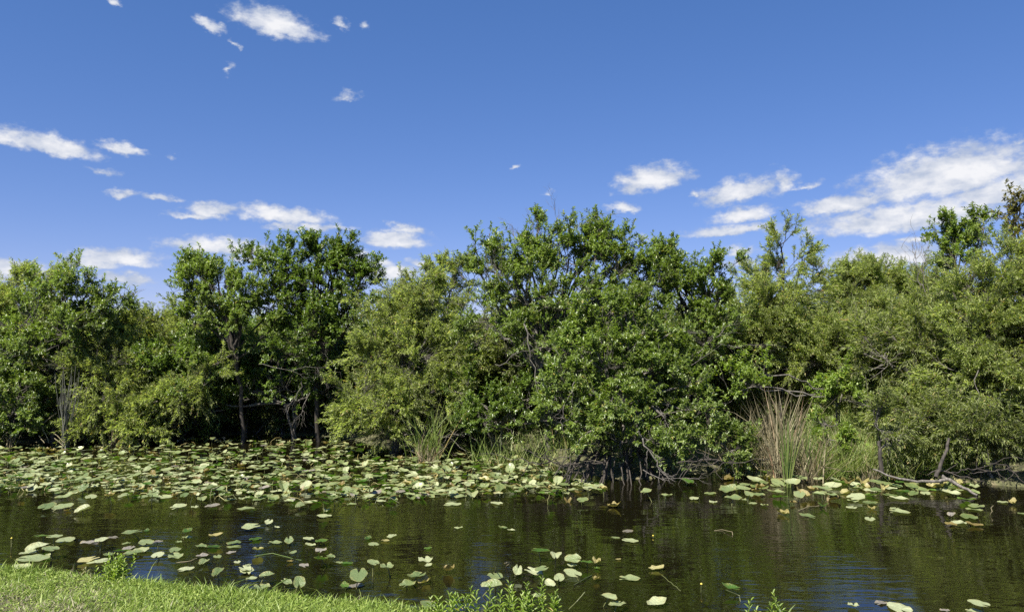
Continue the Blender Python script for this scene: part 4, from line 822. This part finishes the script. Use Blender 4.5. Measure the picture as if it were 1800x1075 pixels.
bent(12, [(1000,1070,.02),(1015,1055,.10),(1028,1040,.16)], 'forked dead stem beside the weeds in front', 'pad_stalk', .005)

# ------------------------------------------------------------------ near bank: lawn, small shrub, weeds
rng = np.random.default_rng(500); n = 190000
x = rng.uniform(-9, 3.2, n); yn = ynear(x); s_ = rng.uniform(0, 1, n) ** 1.15 * 2.6 - .03; y = yn - s_
ok = (s_ < 2.6) & ((s_ < 1.7) | (rng.random(n) < .6)); x, y, s_ = x[ok], y[ok], s_[ok]; n = len(x)
z = hgt(x, y)
cl = np.sin(x * 2.1 + 1.3 * np.sin(y * 2.7)) * np.sin(y * 3.3 + x * 1.1) + .5 * np.sin(x * 6.3 + y * 4.1)
dry = np.clip((s_ - .52 - .3 * cl + rng.normal(0, .25, n)) * 1.3 - np.clip((x + 4.2) * .35, 0, 1.3), 0, 1); dry = (rng.random(n) < dry * .75).astype(float)
d = nrm(np.stack([rng.normal(0, .55, n), rng.normal(0, .55, n), np.ones(n)], 1))
hh = rng.gamma(6, .0075, n) * (1 + .5 * np.clip(cl, -.6, 1)) * np.where(s_ < .15, 1.35, 1); la = Acc()
blades(la, np.stack([x, y, z - .004], 1), hh, d, rng.uniform(.005, .012, n), rng.uniform(0, .7, n), 2, attr=dry, rng=rng)
nl = 26000; lx = rng.uniform(-9, 3.2, nl); ls = rng.uniform(0, 1, nl) ** 1.3 * 2.4 - .05; ly = ynear(lx) - ls; g2 = np.sin(lx * 3.7 + 2 * np.sin(ly * 3.1)) * np.sin(ly * 4.3 + lx) + .4 * rng.normal(0, 1, nl)
k2 = g2 > .05; lx, ly, ls = lx[k2], ly[k2], ls[k2]; nl = len(lx); pos = np.stack([lx, ly, hgt(lx, ly) + rng.uniform(.012, .05, nl)], 1)
a0 = la.n; leaves(la, pos, rdir(rng, nl) * [1, 1, .3] + [0, 0, .25], nrm(rng.normal(0, .35, (nl, 3)) + [0, 0, 1.]), rng.uniform(.018, .038, nl), rng.uniform(.009, .02, nl), 'a')
ne = 900; ex = rng.uniform(-9, 3.2, ne); ey = ynear(ex) - rng.uniform(-.06, .1, ne); ez = np.maximum(hgt(ex, ey), -.01)
blades(la, np.stack([ex, ey, ez], 1), rng.gamma(3, .026, ne), nrm(np.stack([rng.normal(0, .35, ne), rng.normal(.1, .35, ne), np.ones(ne)], 1)), rng.uniform(.004, .009, ne), rng.uniform(0, .9, ne), 3, attr=(rng.random(ne) < .2).astype(float), rng=rng)
tag(la.build('grass', M['lawn'], None, (0, 0, 0), attr='dry'), 'short lawn grass on the near bank, straw coloured in places', 'grass', kind='stuff')
def weed(name, label, px, py, n, h, kind_mat, seed, spread=.12, ll=.06, lw=.016, z0=None, group=None):
    rng = np.random.default_rng(seed); b = W(px, py); b[2] = max(gz(b[0], b[1]), 0) if z0 is None else z0
    st, lf = Acc(), Acc(); root = empty(name, b, label, 'plant', group)
    for i in range(n):
        s0 = np.array([rng.normal(0, spread), rng.normal(0, spread * .6), -.01]); ln = h * rng.uniform(.55, 1.1); e = s0 + [rng.normal(0, .12) * ln, rng.normal(0, .12) * ln, ln]
        pth = curvepath(s0, e, 8, rng, .05); tubes(st, pth[None], np.linspace(.003, .0015, 8)[None], 5)
        q = int(ln / .024) + 5; u = np.linspace(.12, 1, q); pos = np.stack([np.interp(u * 7, np.arange(8), pth[:, k]) for k in range(3)], 1)
        ang = np.arange(q) * 2.4 + rng.uniform(0, 6); up = .35 + u[:, None] * .8
        axis = np.stack([np.cos(ang), np.sin(ang), 0 * ang], 1) + np.array([0, 0, 1.]) * up
        leaves(lf, pos, axis, nrm(np.array([0, 0, 1.]) + rng.normal(0, .2, (q, 3))), ll * rng.uniform(.7, 1.15, q) * (1.1 - .45 * u ** 4), np.full(q, lw), 'a')
    st.build('stems', M['reed_green'], root, smooth=True); lf.build('foliage', M[kind_mat], root)
    return root
weed('small_shrub', 'small bushy green shrub standing on the lawn edge at the left', 205, 1028, 26, .26, 'weed', 300, .07, .048, .018)
weed('young_plant', 'tiny reddish-green seedling beside the small shrub', 148, 1016, 2, .14, 'brown_leaf', 301, .01, .07, .02)
for k, (px, py, n, h, sp, lab) in enumerate([(835,1090,7,.28,.10,'leafy weed clump at the waterline, left one of the bottom group'), (905,1090,11,.26,.13,'leafy weed clump at the waterline, middle one of the bottom group'),
        (940,1085,7,.32,.08,'tallest leafy weed clump in the bottom group at the waterline'), (790,1090,10,.2,.10,'low weed clump where the lawn meets the bottom weeds'), (975,1092,5,.28,.03,'single thin weed right of the bottom group'),
        (1345,1100,6,.26,.10,'weed clump at the bottom edge in the water, right of centre')]):
    weed('waterside_weed', lab, px, py, n, h, 'weed', 310 + k, sp, .07, .017, group='leafy weeds at the near waterline')
rng = np.random.default_rng(330); a = Acc(); b = W(1372, 1100); nn = 14
blades(a, b + np.stack([rng.normal(0, .03, nn), rng.normal(0, .02, nn), np.full(nn, -.02)], 1), rng.uniform(.15, .3, nn), nrm(np.stack([rng.normal(0, .3, nn), rng.normal(0, .3, nn), np.ones(nn)], 1)), .022, .3, 4, rng=rng)
tag(a.build('sedge_tuft', M['reed_green'], None, tuple(b)), 'broad-bladed green tuft in the water at the bottom edge', 'plant')
for k, (px, py, n, h, lab) in enumerate([(335,1040,8,.16,'thin upright grass blades at the lawn edge below the folded pads'), (268,1034,7,.2,'sparse dark grass stalks at the lawn edge right of the small shrub'), (690,1080,14,.12,'taller grass tuft at the lawn edge near the middle'), (450,1050,10,.14,'grass tuft at the lawn edge under the pads')]):
    rng = np.random.default_rng(340 + k); a = Acc(); b = W(px, py); b[2] = max(gz(b[0], b[1]), 0)
    blades(a, b + np.stack([rng.normal(0, .06, n), rng.normal(0, .03, n), np.full(n, -.01)], 1), rng.uniform(.5, 1, n) * h, nrm(np.stack([rng.normal(0, .25, n), rng.normal(0, .2, n), np.ones(n)], 1)), .006, .3, 3, rng=rng)
    tag(a.build('grass_tuft', M['marsh'], None, tuple(b)), lab, 'grass tuft', 'grass tufts at the lawn edge')
named = {}
for o in list(COL.objects):
    if o.parent is None and o.get('label') and (o['label'].startswith('dim ') or 'row of thicket' in o['label']): named.setdefault(o['label'], []).append(o)
for lb, os_ in named.items():
    if len(os_) > 1:
        os_.sort(key=lambda o: o.location.x / o.location.y)
        for i, o in enumerate(os_): o['label'] = (('left one' if i == 0 else 'right one' if i == len(os_) - 1 else ORD[i] + ' from left') + ', ' + lb).replace(' in the shade', '')
print('tris', sum(len(o.data.polygons) for o in S.objects if o.type == 'MESH'))
